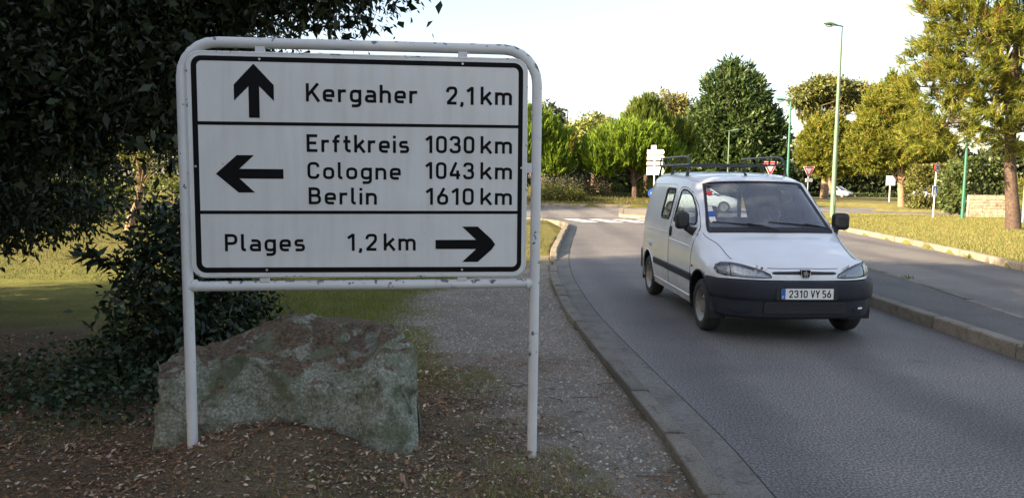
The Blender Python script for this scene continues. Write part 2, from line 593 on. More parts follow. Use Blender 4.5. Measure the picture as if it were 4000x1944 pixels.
quads = np.stack([idx[:-1, :-1], idx[:-1, 1:], idx[1:, 1:], idx[1:, :-1]], -1).reshape(-1, 4)
def grid_mesh(name, V, quads, mat, parent=None, col=None, smooth=True):
    me = bpy.data.meshes.new(name)
    V = np.asarray(V, np.float32).reshape(-1, 3)
    q = np.asarray(quads, np.int32)
    me.vertices.add(len(V))
    me.vertices.foreach_set('co', V.ravel())
    me.loops.add(q.size)
    me.loops.foreach_set('vertex_index', q.ravel())
    me.polygons.add(len(q))
    me.polygons.foreach_set('loop_start', np.arange(0, q.size, 4, dtype=np.int32))
    me.polygons.foreach_set('loop_total', np.full(len(q), 4, np.int32))
    if smooth: me.polygons.foreach_set('use_smooth', np.ones(len(q), bool))
    if col is not None:
        a = me.color_attributes.new('Col', 'FLOAT_COLOR', 'POINT')
        c4 = np.ones((len(V), 4), np.float32)
        c4[:, :3] = np.asarray(col).reshape(-1, 3)
        a.data.foreach_set('color', c4.ravel())
    me.update(calc_edges=True)
    return link_mesh(name, me, mat, parent)
o = grid_mesh('ground', np.stack([GX, GY, GZ], -1), quads, M['ground'], col=GC)
tag(o, 'ground with leaf litter, gravel and dry lawns', kind='structure')

def sheet(name, poly, z, mat, parent=None):
    me = bpy.data.meshes.new(name)
    me.from_pydata([(x, y, z) for x, y in poly], [], [tuple(range(len(poly)))])
    me.update()
    return link_mesh(name, me, mat, parent)
o = sheet('road', [(1.16, -40), (12.6, -40), (12.6, 33.6), (-6, 33.6), (-3, 32.2), (0.4, 30.5)] + [(x + .07, y) for x, y in KERB_L[14:0:-1]], 0.0, M['asphalt'])
tag(o, 'grey asphalt road', kind='structure')
o = sheet('roundabout_road', [(-25, 33.6), (12.6, 33.6), (13, 33.6), (62, 20), (62, 46), (15.5, 48), (15.5, 76), (-25, 76)], -0.003, M['asphalt_ring'])
tag(o, 'sunlit asphalt of the roundabout', kind='structure')

# ------------------------------------------------------------------ kerbs, each stone a piece of its own
def resample(pts, step):
    P = [Vector((x, y, 0)) for x, y in pts]
    out = [P[0].copy()]
    need = step
    for a, b in zip(P[:-1], P[1:]):
        d = b - a
        l = d.length
        if l < 1e-6: continue
        t = 0.0
        while l - t >= need:
            t += need
            out.append(a + d * (t / l))
            need = step
        need -= (l - t)
    return out
def smooth_line(pts, n=4):
    P = [np.array(p, float) for p in pts]
    P = [2 * P[0] - P[1]] + P + [2 * P[-1] - P[-2]]
    out = []
    for i in range(1, len(P) - 2):
        for k in range(n):
            t = k / n
            a, b, c, d = P[i - 1], P[i], P[i + 1], P[i + 2]
            out.append(0.5 * ((2 * b) + (c - a) * t + (2 * a - 5 * b + 4 * c - d) * t * t + (3 * b - a - 3 * c + d) * t ** 3))
    out.append(P[-2])
    return [tuple(p) for p in out]
rk = random.Random(5)
def kerb(name, label, pts, width, hfun, mat, step=1.0, side=1, sub=2, lo=-0.2, zoff=0.0):
    """pts = road-side foot of the kerb; side=+1: the kerb body lies to the right of the direction of travel"""
    root = empty(name)
    tag(root, label, kind='structure')
    L = resample(smooth_line(pts), step / sub)
    k = 0
    while k + sub < len(L):
        seg = L[k:k + sub + 1]
        gap = 0.009
        vs, fs = [], []
        dz = rk.uniform(-0.009, 0.007)
        dx = rk.uniform(-0.010, 0.010)
        m = None
        for i, p in enumerate(seg):
            a = (L[min(k + i + 1, len(L) - 1)] - L[max(k + i - 1, 0)]).normalized()
            nrm = Vector((a.y, -a.x, 0)) * side
            q = p + nrm * dx
            if i == 0: q = q + a * gap
            if i == sub: q = q - a * gap
            h = hfun(p.x, p.y) + dz
            prof = [(0, lo), (0.004, h - 0.02), (0.010, h - 0.006), (0.024, h), (width - 0.008, h), (width, h - 0.008), (width, lo)]
            for (u, z) in prof:
                vs.append(q + nrm * u + Vector((0, 0, z + zoff)))
        n = 7
        for i in range(sub):
            for j in range(n):
                a0, a1 = i * n + j, i * n + (j + 1) % n
                b0, b1 = a0 + n, a1 + n
                fs.append((a0, a1, b1, b0) if side < 0 else (a0, b0, b1, a1))
        fs.append(tuple(range(n)))
        fs.append(tuple(range(sub * n, sub * n + n))[::-1])
        c = seg[0]
        vs = [v - c for v in vs]
        MB().add(vs, fs).build('kerbstone', mat, root, loc=c)
        k += sub
    return root
kl_near = [(x + 0.15, y) for x, y in KERB_L if y <= 14.0] + [(0.93, 15.6)]
kerb('kerb_left', 'low weathered kerb between gravel path and road', kl_near, 0.15, lambda x, y: 0.06 - 0.03 * float(sstep(10.5, 14.5, y)), M['kerb'], 1.0, -1)
kl_far = [(x, y) for x, y in [(0.95, 15.9), (1.0, 16.9), (1.34, 20.5), (1.77, 24.6), (1.99, 26.8), (1.93, 28.1), (1.52, 29.35), (0.4, 30.55), (-3, 32.25), (-12, 34.5)]]
kerb('kerb_verge', 'raised pale kerb round the lawn before the crossing', kl_far, 0.15, lambda x, y: 0.03 + 0.10 * float(sstep(16.2, 17.6, y)), M['kerb_pale'], 1.0, -1)
kerb('kerb_right', 'pale kerb along the dry lawn', KERB_R, 0.16, lambda x, y: 0.14, M['kerb_pale'], 1.0, 1)
kerb('kerb_median', 'brown stained high kerb of the median', MED_L, 0.16, lambda x, y: 0.145, M['kerb'], 1.5, 1)
kerb('kerb_median_far', 'far kerb of the median', MED_R, 0.10, lambda x, y: 0.13, M['kerb'], 1.5, -1)
th = [R_(a) for a in range(175, 361, 6)]
kerb('kerb_island', 'dark kerb round the planted roundabout island', [(ISL[0] + 12.0 * math.cos(t), ISL[1] + 12.0 * math.sin(t)) for t in th], 0.16, lambda x, y: 0.16, M['kerb'], 2.0, -1)
spl = [(5.6, 40.0), (5.05, 36.2), (4.75, 34.2), (5.0, 33.2), (5.7, 32.7), (6.6, 33.1), (7.0, 34.5), (7.5, 38.5)]
kerb('kerb_splitter', 'pale kerb of the splitter island beyond the crossing', spl, 0.18, lambda x, y: 0.15, M['kerb_pale'], 1.0, -1)
o = sheet('splitter_island', [(x + (0.12 if x < 5.6 else -0.12), y + (0.12 if y < 34 else 0)) for x, y in spl], 0.135, M['kerb_pale'])
tag(o, 'paved top of splitter island', kind='structure')
# gutter strip and median top
def strip(name, A, B, za, zb, mat, label):
    ys = np.linspace(max(A[0][1], B[0][1]), min(A[-1][1], B[-1][1]), 90)
    vs, fs = [], []
    for y in ys:
        vs.append((float(interp_line(A, y)), y, za))
        vs.append((float(interp_line(B, y)), y, zb))
    for i in range(len(ys) - 1):
        fs.append((2 * i, 2 * i + 1, 2 * i + 3, 2 * i + 2))
    o = MB().add(vs, fs).build(name, mat)
    return tag(o, label, kind='structure')
GUT = [(x + 0.14, y) for x, y in smooth_line(KERB_L[:13])]
GUT2 = [(x + 0.40, y) for x, y in smooth_line(KERB_L[:13])]
GUT3 = [(x + 0.412, y) for x, y in smooth_line(KERB_L[:13])]
strip('gutter', GUT, GUT2, 0.010, 0.005, M['gutter'], 'concrete gutter strip along the left kerb')
M['joint'] = plain('joint_tar', (0.022, 0.021, 0.02), 0.9, var=0.5, scale=30)
strip('gutter_joint', GUT2, GUT3, 0.0045, 0.0045, M['joint'], 'dark joint between gutter and asphalt')
strip('median', [(x + 0.15, y) for x, y in MED_L], [(x - 0.09, y) for x, y in MED_R], 0.132, 0.118, M['median'], 'dark asphalt median between the two roads')
# zebra crossing
for k, (x, y) in enumerate([(2.42, 32.0), (3.42, 32.0), (4.42, 32.05), (5.42, 32.1), (6.42, 32.15), (7.42, 32.2), (8.42, 32.25), (9.42, 32.3)]):
    w, s = 0.29, 0.66
    o = sheet('crossing_stripe', [(x - w, y), (x + s - w, y - 2.15), (x + s + w, y - 2.1), (x + w, y + 0.05)], 0.004, M['white_line'])
    tag(o, 'white stripes of the zebra crossing', kind='structure')
o = sheet('road_line', [(19.5, 37.4), (23.6, 36.0), (23.6, 36.35), (19.5, 37.75)], 0.006, M['white_line'])
tag(o, 'white line on the side road', kind='structure')

# ------------------------------------------------------------------ stroke lettering (road-sign style)
def rpath(pts, rad, closed=False, n=6):
    """polyline with rounded corners; rad = one radius or one per point"""
    P = [Vector((x, y)) for x, y in pts]
    m = len(P)
    if not hasattr(rad, '__len__'): rad = [rad] * m
    out = []
    for i in range(m):
        if (not closed and i in (0, m - 1)) or rad[i] <= 0:
            out.append(tuple(P[i])); continue
        a, b, c = P[i - 1], P[i], P[(i + 1) % m]
        d0, d1 = (a - b), (c - b)
        r = min(rad[i], d0.length * 0.5 if (closed or i > 1) else d0.length, d1.length * 0.5 if (closed or i < m - 2) else d1.length)
        d0.normalize(); d1.normalize()
        p0, p1 = b + d0 * r, b + d1 * r
        for k in range(n + 1):
            t = k / n
            q = p0 * (1 - t) ** 2 + b * 2 * t * (1 - t) + p1 * t * t
            # pull the quadratic towards a rounder arc
            out.append(tuple(q + (b - q) * 0.06 * 4 * t * (1 - t)))
    if closed: out.append(out[0])
    return out

def glyph(ch):
    l = lambda *p: list(p)
    S = 0.2
    G = {
     'K': (.66, [l((.08,0),(.08,1)), l((.10,.34),(.60,1.0)), l((.28,.58),(.64,0))]),
     'e': (.58, [rpath([(.09,.34),(.50,.34),(.50,.62),(.08,.62),(.08,.08),(.47,.08)], [0,0,S,S,S,0])]),
     'r': (.42, [l((.08,0),(.08,.70)), rpath([(.08,.36),(.08,.62),(.40,.62)], S)]),
     'g': (.58, [rpath([(.08,.08),(.50,.08),(.50,.62),(.08,.62)], S, True), rpath([(.50,.70),(.50,-.19),(.10,-.19)], S)]),
     'a': (.57, [rpath([(.10,.62),(.49,.62),(.49,0)], S), rpath([(.49,.36),(.08,.36),(.08,.08),(.49,.08)], [0,.15,.15,0])]),
     'h': (.57, [l((.08,0),(.08,1)), rpath([(.08,.36),(.08,.62),(.49,.62),(.49,0)], S)]),
     'E': (.60, [l((.56,.92),(.08,.92),(.08,.08),(.56,.08)), l((.08,.51),(.50,.51))]),
     'f': (.40, [rpath([(.38,.92),(.16,.92),(.16,0)], S), l((.0,.62),(.36,.62))]),
     't': (.40, [rpath([(.16,.94),(.16,.08),(.38,.08)], S), l((0,.62),(.37,.62))]),
     'k': (.55, [l((.08,0),(.08,1)), l((.10,.24),(.50,.70)), l((.25,.42),(.54,0))]),
     'i': (.16, [l((.08,0),(.08,.70)), l((.08,.83),(.08,.99))]),
     's': (.53, [rpath([(.45,.62),(.08,.62),(.08,.36),(.46,.36),(.46,.08),(.06,.08)], .14)]),
     'C': (.62, [rpath([(.54,.70),(.54,.92),(.08,.92),(.08,.08),(.54,.08),(.54,.30)], .24)]),
     'o': (.58, [rpath([(.08,.08),(.50,.08),(.50,.62),(.08,.62)], .21, True)]),
     'l': (.26, [rpath([(.08,1),(.08,.08),(.24,.08)], .14)]),
     'n': (.57, [l((.08,0),(.08,.70)), rpath([(.08,.36),(.08,.62),(.49,.62),(.49,0)], S)]),
     'B': (.63, [l((.08,0),(.08,1)), rpath([(.08,.92),(.51,.92),(.51,.52),(.08,.52)], [0,.2,.2,0]), rpath([(.08,.52),(.55,.52),(.55,.08),(.08,.08)], [0,.22,.22,0])]),
     'P': (.63, [l((.08,0),(.08,1)), rpath([(.08,.92),(.55,.92),(.55,.45),(.08,.45)], [0,.23,.23,0])]),
     'm': (.86, [l((.08,0),(.08,.70)), rpath([(.08,.36),(.08,.62),(.43,.62),(.43,0)], .18), rpath([(.43,.36),(.43,.62),(.78,.62),(.78,0)], .18)]),
     '0': (.60, [rpath([(.08,.08),(.52,.08),(.52,.92),(.08,.92)], .22, True)]),
     '1': (.42, [l((.03,.74),(.30,.95)), l((.30,0),(.30,1))]),
     '2': (.60, [rpath([(.08,.68),(.08,.92),(.52,.92),(.52,.60),(.09,.09)], [0,.22,.22,.12,0]), l((.05,.08),(.56,.08))]),
     '3': (.60, [rpath([(.07,.74),(.07,.92),(.50,.92),(.50,.52),(.24,.52)], [0,.2,.2,.2,0]), rpath([(.24,.52),(.53,.52),(.53,.08),(.06,.08),(.06,.27)], [0,.22,.22,.2,0])]),
     '4': (.62, [l((.38,1.0),(.07,.27)), l((.03,.25),(.60,.25)), l((.46,0),(.46,.52))]),
     '5': (.60, [l((.52,.92),(.11,.92),(.11,.52)), rpath([(.11,.56),(.52,.56),(.52,.08),(.07,.08)], [0,.22,.22,0])]),
     '6': (.60, [rpath([(.08,.08),(.52,.08),(.52,.58),(.08,.58)], .22, True), l((.10,.40),(.38,1.0))]),
     'V': (.60, [l((.05,1),(.30,.02)), l((.55,1),(.30,.02))]),
     'Y': (.60, [l((.04,1),(.30,.44)), l((.56,1),(.30,.44)), l((.30,.46),(.30,0))]),
     'F': (.56, [l((.54,.92),(.08,.92),(.08,0)), l((.08,.51),(.48,.51))]),
     ',': (.18, [l((.10,.15),(.10,-.02)), l((.10,.04),(.05,-.12))]),
     ' ': (.30, []),
    }
    return G[ch]

def ribbon(pts, w):
    """flat stroke of width w with mitred joints -> verts, quads"""
    P = [Vector(p) for p in pts]
    Q = [P[0]]
    for p in P[1:]:
        if (p - Q[-1]).length > 1e-5: Q.append(p)
    P = Q
    n = len(P)
    closed = (P[0] - P[-1]).length < 1e-4
    vs, fs = [], []
    for i in range(n):
        a = (P[i] - P[i - 1]).normalized() if i > 0 else ((P[0] - P[-2]).normalized() if closed else None)
        b = (P[i + 1] - P[i]).normalized() if i < n - 1 else ((P[1] - P[0]).normalized() if closed else None)
        if a is None: a = b
        if b is None: b = a
        na, nb = Vector((-a.y, a.x)), Vector((-b.y, b.x))
        m = (na + nb)
        m = m.normalized() if m.length > 1e-6 else na
        k = min(1.0 / max(m.dot(na), 0.35), 2.2)
        vs += [P[i] + m * w / 2 * k, P[i] - m * w / 2 * k]
    for i in range(n - 1):
        fs.append((2 * i, 2 * i + 1, 2 * i + 3, 2 * i + 2))
    return vs, fs

def text_parts(name, s, u0, u1, v0, cap, fr, mat, parent, stroke=0.165, lift=0.0015, gap=0.16):
    """write s from u0 to u1 with its feet on v0; every letter is a mesh of its own"""
    adv = []
    x = 0.0
    for ch in s:
        w, st = glyph(ch)
        adv.append(x)
        x += w + gap
    total = x - gap
    sx = (u1 - u0) / total
    for ch, ax in zip(s, adv):
        w, st = glyph(ch)
        if not st: continue
        mb = MB()
        for k, p in enumerate(st):
            q = [((ax + a) * sx, b * cap) for a, b in p]
            vs, fs = ribbon(q, stroke * cap)
            mb.add([fr(u0 + v.x, v0 + v.y, lift + 0.00015 * k) for v in vs], fs)
        mb.build(name, mat, parent)

# ------------------------------------------------------------------ the direction sign
SA = Vector((-1.85, 4.45, 0))
ST = (Vector((0.07, 4.65, 0)) - SA).normalized()
SN = Vector((ST.y, -ST.x, 0))                                # faces the camera
sign = empty('direction_sign', SA)
tag(sign, 'large white direction sign with black border, arrows and place names, on chipped tubular frame', 'road sign')
def sfr(u, v, d):                                            # u along the board, v up, d towards the viewer
    return ST * u + SN * d + Vector((0, 0, v))
# frame: one bent tube with both legs, and the lower cross tube
bend = 0.20
top = 2.50
path = [(-0.052, -0.25), (-0.052, 0.6), (-0.052, 1.4), (-0.052, top - bend)]
path += [(-0.052 + bend - bend * math.cos(R_(a)), top - bend + bend * math.sin(R_(a))) for a in range(15, 91, 15)]
path += [(0.6, top), (1.2, top + 0.001), (2.006 - bend, top)]
path += [(2.006 - bend + bend * math.sin(R_(a)), top - bend + bend * math.cos(R_(a))) for a in range(15, 91, 15)]
path += [(2.006, 1.4), (2.003, 0.6), (2.0, -0.3)]
DB = -0.035
MB().tube([sfr(u, v, DB) for u, v in path], 0.031, 16).build('frame_tube', M['pipe'], sign, smooth=True)
MB().tube([sfr(-0.04, 1.087, DB), sfr(0.7, 1.090, DB), sfr(1.40, 1.093, DB)], 0.030, 16).build('cross_tube', M['pipe'], sign, smooth=True)
MB().tube([sfr(1.402, 1.093, DB), sfr(1.99, 1.097, DB)], 0.0285, 16).build('cross_tube', M['pipe'], sign, smooth=True)
for u in (-0.012, 1.962):
    MB().tube([sfr(u - 0.008, 1.092, DB), sfr(u + 0.012, 1.092, DB)], 0.036, 16).build('tube_collar', M['pipe'], sign, smooth=True)
# board
pan = MB().prism(rrect(-0.010, 1.152, 1.936, 2.436, 0.07), sfr, -0.012, 0.0).build('board', M['sign_white'], sign)
rim = MB()
edge = rrect(-0.013, 1.149, 1.939, 2.439, 0.073)
rim.tube([sfr(u, v, -0.008) for u, v in edge + edge[:1]], 0.009, 6, cap=False)
rim.build('edge_profile', M['pipe'], pan, smooth=True)
def ring(name, outer, inner, lift, mat, parent):
    n = len(outer)
    vs = [sfr(u, v, lift) for u, v in outer] + [sfr(u, v, lift) for u, v in inner]
    fs = [(i, (i + 1) % n, n + (i + 1) % n, n + i) for i in range(n)]
    return MB().add(vs, fs).build(name, mat, parent)
ring('border_line', rrect(0.010, 1.172, 1.917, 2.418, 0.055), rrect(0.041, 1.203, 1.890, 2.390, 0.03), 0.0012, M['sign_black'], pan)
for v in (2.028, 1.516):
    MB().add([sfr(0.039, v - 0.001, 0.0015), sfr(1.892, v + 0.008, 0.0015), sfr(1.892, v + 0.026, 0.0015), sfr(0.039, v + 0.019, 0.0015)], [(0, 1, 2, 3)]).build('divider_line', M['sign_black'], pan)
ARROWS = [[(0.357, 2.378), (0.245, 2.258), (0.245, 2.167), (0.327, 2.249), (0.327, 2.071), (0.387, 2.071), (0.387, 2.251), (0.469, 2.168), (0.469, 2.259)],
          [(0.133, 1.748), (0.253, 1.857), (0.350, 1.857), (0.266, 1.778), (0.515, 1.778), (0.515, 1.722), (0.266, 1.722), (0.352, 1.641), (0.259, 1.641)],
          [(1.757, 1.339), (1.736, 1.370), (1.651, 1.447), (1.557, 1.446), (1.641, 1.367), (1.398, 1.366), (1.398, 1.311), (1.642, 1.311), (1.558, 1.233), (1.652, 1.233), (1.736, 1.308)]]
for p in ARROWS:
    n = len(p)
    MB().add([sfr(u, v, 0.0015) for u, v in p], [tuple(range(n))]).build('arrow', M['sign_black'], pan)
for s, a, b, v, c in [('Kergaher', .649, 1.293, 2.170, .104), ('2,1', 1.460, 1.627, 2.168, .105), ('km', 1.663, 1.852, 2.171, .105),
                      ('Erftkreis', .649, 1.242, 1.880, .102), ('1030', 1.338, 1.629, 1.882, .102), ('km', 1.664, 1.855, 1.884, .102),
                      ('Cologne', .651, 1.194, 1.723, .099), ('1043', 1.338, 1.627, 1.729, .100), ('km', 1.664, 1.857, 1.731, .100),
                      ('Berlin', .656, 1.053, 1.575, .099), ('1610', 1.340, 1.627, 1.576, .100), ('km', 1.665, 1.858, 1.578, .100),
                      ('Plages', .173, .631, 1.298, .101), ('1,2', .877, 1.052, 1.301, .101), ('km', 1.089, 1.281, 1.303, .101)]:
    text_parts('letter', s, a, b, v, c, sfr, M['sign_black'], pan)
# clips and bolts
for u, v0, v1 in [(0.392, 2.43, 2.478), (1.558, 2.43, 2.478), (0.392, 1.112, 1.168), (1.558, 1.116, 1.168)]:
    c = sfr(u, (v0 + v1) / 2, -0.022)
    MB().box(c, (0.055, 0.024, v1 - v0), Matrix.Rotation(math.atan2(ST.y, ST.x), 3, 'Z')).build('clip', M['pipe'], sign, bevel=0.003)
for u, v in [(-0.022, 1.783), (1.955, 1.80)]:
    MB().box(sfr(u, v, -0.022), (0.05, 0.022, 0.06), Matrix.Rotation(math.atan2(ST.y, ST.x), 3, 'Z')).build('clip', M['pipe'], sign, bevel=0.003)
for u, v in [(0.392, 2.404), (1.557, 2.406), (0.022, 1.79), (1.912, 1.80), (0.41, 1.188), (1.557, 1.186)]:
    MB().tube([sfr(u, v, 0.0), sfr(u, v, 0.006)], 0.007, 8).build('bolt', M['steel'], pan)

# ------------------------------------------------------------------ the boulder
def boulder_mat():
    m, N, L, B = new_mat('boulder_granite')
    t = noise_node(N, L, 52, 8, 0.8)
    g = ramp(N, L, t.outputs[0], [(0.34, (0.075, 0.08, 0.062)), (0.5, (0.27, 0.285, 0.225)), (0.66, (0.58, 0.59, 0.50))])
    t2 = noise_node(N, L, 3.4, 7, 0.7)
    moss = ramp(N, L, t2.outputs[0], [(0.47, (0, 0, 0)), (0.58, (0.85, 0.85, 0.85))])
    c = mix_rgb(N, L, moss.outputs[0], g.outputs[0], (0.12, 0.14, 0.072))
    # needles and brown dust have settled where the stone lies flat enough
    ge = N.new('ShaderNodeNewGeometry')
    sx = N.new('ShaderNodeSeparateXYZ')
    L.new(ge.outputs['Normal'], sx.inputs[0])
    t3 = noise_node(N, L, 5.5, 5, 0.7)
    ad = N.new('ShaderNodeMath')
    ad.operation = 'MULTIPLY_ADD'
    L.new(t3.outputs[0], ad.inputs[0])
    ad.inputs[1].default_value = 1.35
    L.new(sx.outputs[2], ad.inputs[2])
    hf_ = N.new('ShaderNodeMath')
    hf_.operation = 'MULTIPLY'
    L.new(ad.outputs[0], hf_.inputs[0])
    hf_.inputs[1].default_value = 0.5
    sheen_or_dust = ramp(N, L, hf_.outputs[0], [(0.69, (0, 0, 0)), (0.75, (0.9, 0.9, 0.9))])
    t4 = noise_node(N, L, 45, 4, 0.7)
    br = ramp(N, L, t4.outputs[0], [(0.36, (0.03, 0.02, 0.012)), (0.64, (0.25, 0.16, 0.09))])
    c = mix_rgb(N, L, sheen_or_dust.outputs[0], c, br.outputs[0])
    L.new(c, B.inputs['Base Color'])
    B.inputs['Roughness'].default_value = 0.92
    bump(N, L, B, t.outputs[0], 0.9, 0.03)
    return m
def unit_(v): return v / np.linalg.norm(v)
def cr_rows(P, n, wrap=False):
    """interpolating spline along axis 0"""
    P = np.asarray(P, float)
    if wrap: E = np.concatenate([P[-1:], P, P[:2]])
    else: E = np.concatenate([2 * P[:1] - P[1:2], P, 2 * P[-1:] - P[-2:-1]])
    out = []
    for i in range(1, len(E) - 2):
        a, b, c, d = E[i - 1], E[i], E[i + 1], E[i + 2]
        for k in range(n):
            t = k / n
            out.append(0.5 * (2 * b + (c - a) * t + (2 * a - 5 * b + 4 * c - d) * t * t + (3 * b - a - 3 * c + d) * t ** 3))
    if not wrap: out.append(E[-2])
    return np.array(out)
# stations from left to right: x, then (y,z) front foot, front mid, front edge, crest, back edge, back foot
BST = [(-2.32, [(4.80, -.20), (4.80, .10), (4.84, .34), (4.92, .42), (5.06, .34), (5.10, -.2)]),
       (-2.25, [(4.64, -.20), (4.66, .26), (4.72, .52), (4.86, .60), (5.16, .50), (5.26, -.2)]),
       (-2.02, [(4.60, -.20), (4.64, .26), (4.70, .53), (4.88, .60), (5.22, .54), (5.32, -.2)]),
       (-1.88, [(4.59, -.20), (4.62, .28), (4.72, .54), (4.96, .68), (5.24, .62), (5.34, -.2)]),
       (-1.70, [(4.60, -.20), (4.62, .30), (4.74, .56), (5.04, .75), (5.28, .68), (5.36, -.2)]),
       (-1.45, [(4.64, -.20), (4.60, .34), (4.68, .54), (5.10, .76), (5.32, .68), (5.40, -.2)]),
       (-1.15, [(4.66, -.20), (4.58, .36), (4.64, .53), (5.10, .75), (5.32, .68), (5.40, -.2)]),
       (-0.97, [(4.60, -.20), (4.58, .34), (4.68, .56), (5.08, .71), (5.30, .64), (5.36, -.2)]),
       (-0.80, [(4.54, -.20), (4.54, .36), (4.68, .64), (5.00, .77), (5.24, .64), (5.30, -.2)]),
       (-0.66, [(4.58, -.20), (4.60, .34), (4.72, .62), (4.94, .73), (5.14, .58), (5.20, -.2)]),
       (-0.59, [(4.70, -.20), (4.72, .30), (4.78, .52), (4.90, .60), (5.00, .46), (5.04, -.2)])]
BT = np.array([[(x, y, z) for y, z in pr] for x, pr in BST])
BT = cr_rows(BT, 12)
BT = np.swapaxes(cr_rows(np.swapaxes(BT, 0, 1), 20), 0, 1)
nr, nc = BT.shape[:2]
cen = np.array([-1.45, 4.95, 0.3])
for i in range(nr):
    for j in range(nc):
        p = Vector(BT[i, j])
        d = Vector(BT[i, j] - cen).normalized()
        a = mnoise.fractal(p * 2.6, 0.9, 2.1, 5)
        b = mnoise.voronoi(p * 3.1)[0]
        c = (b[1] - b[0])
        BT[i, j] += np.array(d * (0.020 * a - 0.08 * max(0, 0.22 - c) * 2.0 + 0.018 * mnoise.fractal(p * 9, 0.8, 2.1, 4)))
rb_ = np.random.default_rng(44)
F_ = BT.reshape(-1, 3)
gu, gv = np.gradient(BT, axis=0), np.gradient(BT, axis=1)
NB = np.cross(gu, gv).reshape(-1, 3)
NB = NB / (np.linalg.norm(NB, axis=1)[:, None] + 1e-9)
NB *= np.sign((NB * (F_ - cen)).sum(1))[:, None]
for k in range(60):                                         # split faces: knock flat facets off the lump
    i0 = rb_.integers(0, len(F_))
    q0 = F_[i0].copy()
    nn = unit_(NB[i0] + rb_.normal(size=3) * .22)
    dd = (F_ - q0) @ nn + rb_.uniform(.004, .022)
    near = (np.linalg.norm(F_ - q0, axis=1) < rb_.uniform(.12, .30)) & (NB @ nn > .3)
    k2 = near & (dd > 0)
    F_[k2] -= nn * np.minimum(dd[k2], .03)[:, None]
BT = F_.reshape(nr, nc, 3)
bi = np.arange(nr * nc).reshape(nr, nc)
bq = np.stack([bi[:-1, :-1], bi[1:, :-1], bi[1:, 1:], bi[:-1, 1:]], -1).reshape(-1, 4)
bo = grid_mesh('boulder', BT.reshape(-1, 3), bq, boulder_mat())
for r in (0, nr - 1):                                       # close both ends
    MB().add([tuple(p) for p in BT[r]] + [tuple(BT[r].mean(0))], [((k, k + 1, nc) if r == 0 else (k + 1, k, nc)) for k in range(nc - 1)]).build('boulder_end', bo.data.materials[0], bo)
tag(bo, 'big grey-green boulder with brown top, lying behind the legs of the direction sign', 'boulder')

# ------------------------------------------------------------------ the van
def van_paint():
    m, N, L, B = new_mat('white_car_paint')
    t = noise_node(N, L, 3, 4)
    base = ramp(N, L, t.outputs[0], [(0.3, (0.63, 0.65, 0.67)), (0.7, (0.70, 0.72, 0.74))])
    tc = N.new('ShaderNodeTexCoord')
    sp = N.new('ShaderNodeSeparateXYZ')
    L.new(tc.outputs['Object'], sp.inputs[0])
    t2 = noise_node(N, L, 7, 6, 0.7)
    ad = N.new('ShaderNodeMath')                             # road dirt thrown up along the sills and arches
    ad.operation = 'MULTIPLY_ADD'
    L.new(t2.outputs[0], ad.inputs[0])
    ad.inputs[1].default_value = 0.5
    L.new(sp.outputs[2], ad.inputs[2])
    dirt = ramp(N, L, ad.outputs[0], [(0.45, (0.75, 0.75, 0.75)), (0.95, (0.06, 0.06, 0.06)), (1.0, (0.0, 0.0, 0.0))])
    c = mix_rgb(N, L, dirt.outputs[0], base.outputs[0], (0.21, 0.185, 0.15))
    L.new(c, B.inputs['Base Color'])
    B.inputs['Roughness'].default_value = 0.32
    B.inputs['Coat Weight'].default_value = 0.6
    B.inputs['Coat Roughness'].default_value = 0.06
    return m
M['paint'] = van_paint()
M['plastic'] = plain('grey_bumper_plastic', (0.014, 0.017, 0.027), 0.6, var=0.25, scale=10, bmp=0.08, spec=0.35)
M['black'] = plain('black_plastic', (0.012, 0.012, 0.014), 0.5, var=0.2, scale=12)
M['seal'] = plain('black_rubber', (0.010, 0.010, 0.012), 0.6, var=0.2, scale=12)
M['tyre'] = plain('tyre_rubber', (0.018, 0.018, 0.018), 0.8, var=0.3, scale=14, bmp=0.3)
M['rim'] = plain('steel_rim', (0.22, 0.215, 0.20), 0.5, 0.5, 0.25, 10)
M['chrome'] = plain('reflector', (0.75, 0.76, 0.78), 0.12, 1.0, 0.05)
M['interior'] = plain('cabin_trim', (0.06, 0.065, 0.085), 0.8, var=0.2)
M['seat'] = plain('seat_fabric', (0.09, 0.10, 0.14), 0.9, var=0.2, scale=20)
M['windscreen'] = glass_mat('windscreen_glass', (0.72, 0.78, 0.88), 0.01, 0.15, 1.9)  # its pale film stands in for reflected sky
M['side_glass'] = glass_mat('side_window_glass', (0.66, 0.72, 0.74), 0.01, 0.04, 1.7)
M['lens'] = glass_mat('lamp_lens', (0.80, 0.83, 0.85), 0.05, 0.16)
M['plate'] = plain('number_plate', (0.72, 0.72, 0.70), 0.4, var=0.04)
M['lamp_body'] = plain('lamp_housing', (0.66, 0.67, 0.68), 0.3, 0.2, 0.35, 45)
M['rack'] = plain('rack_paint', (0.02, 0.021, 0.025), 0.35, var=0.2)

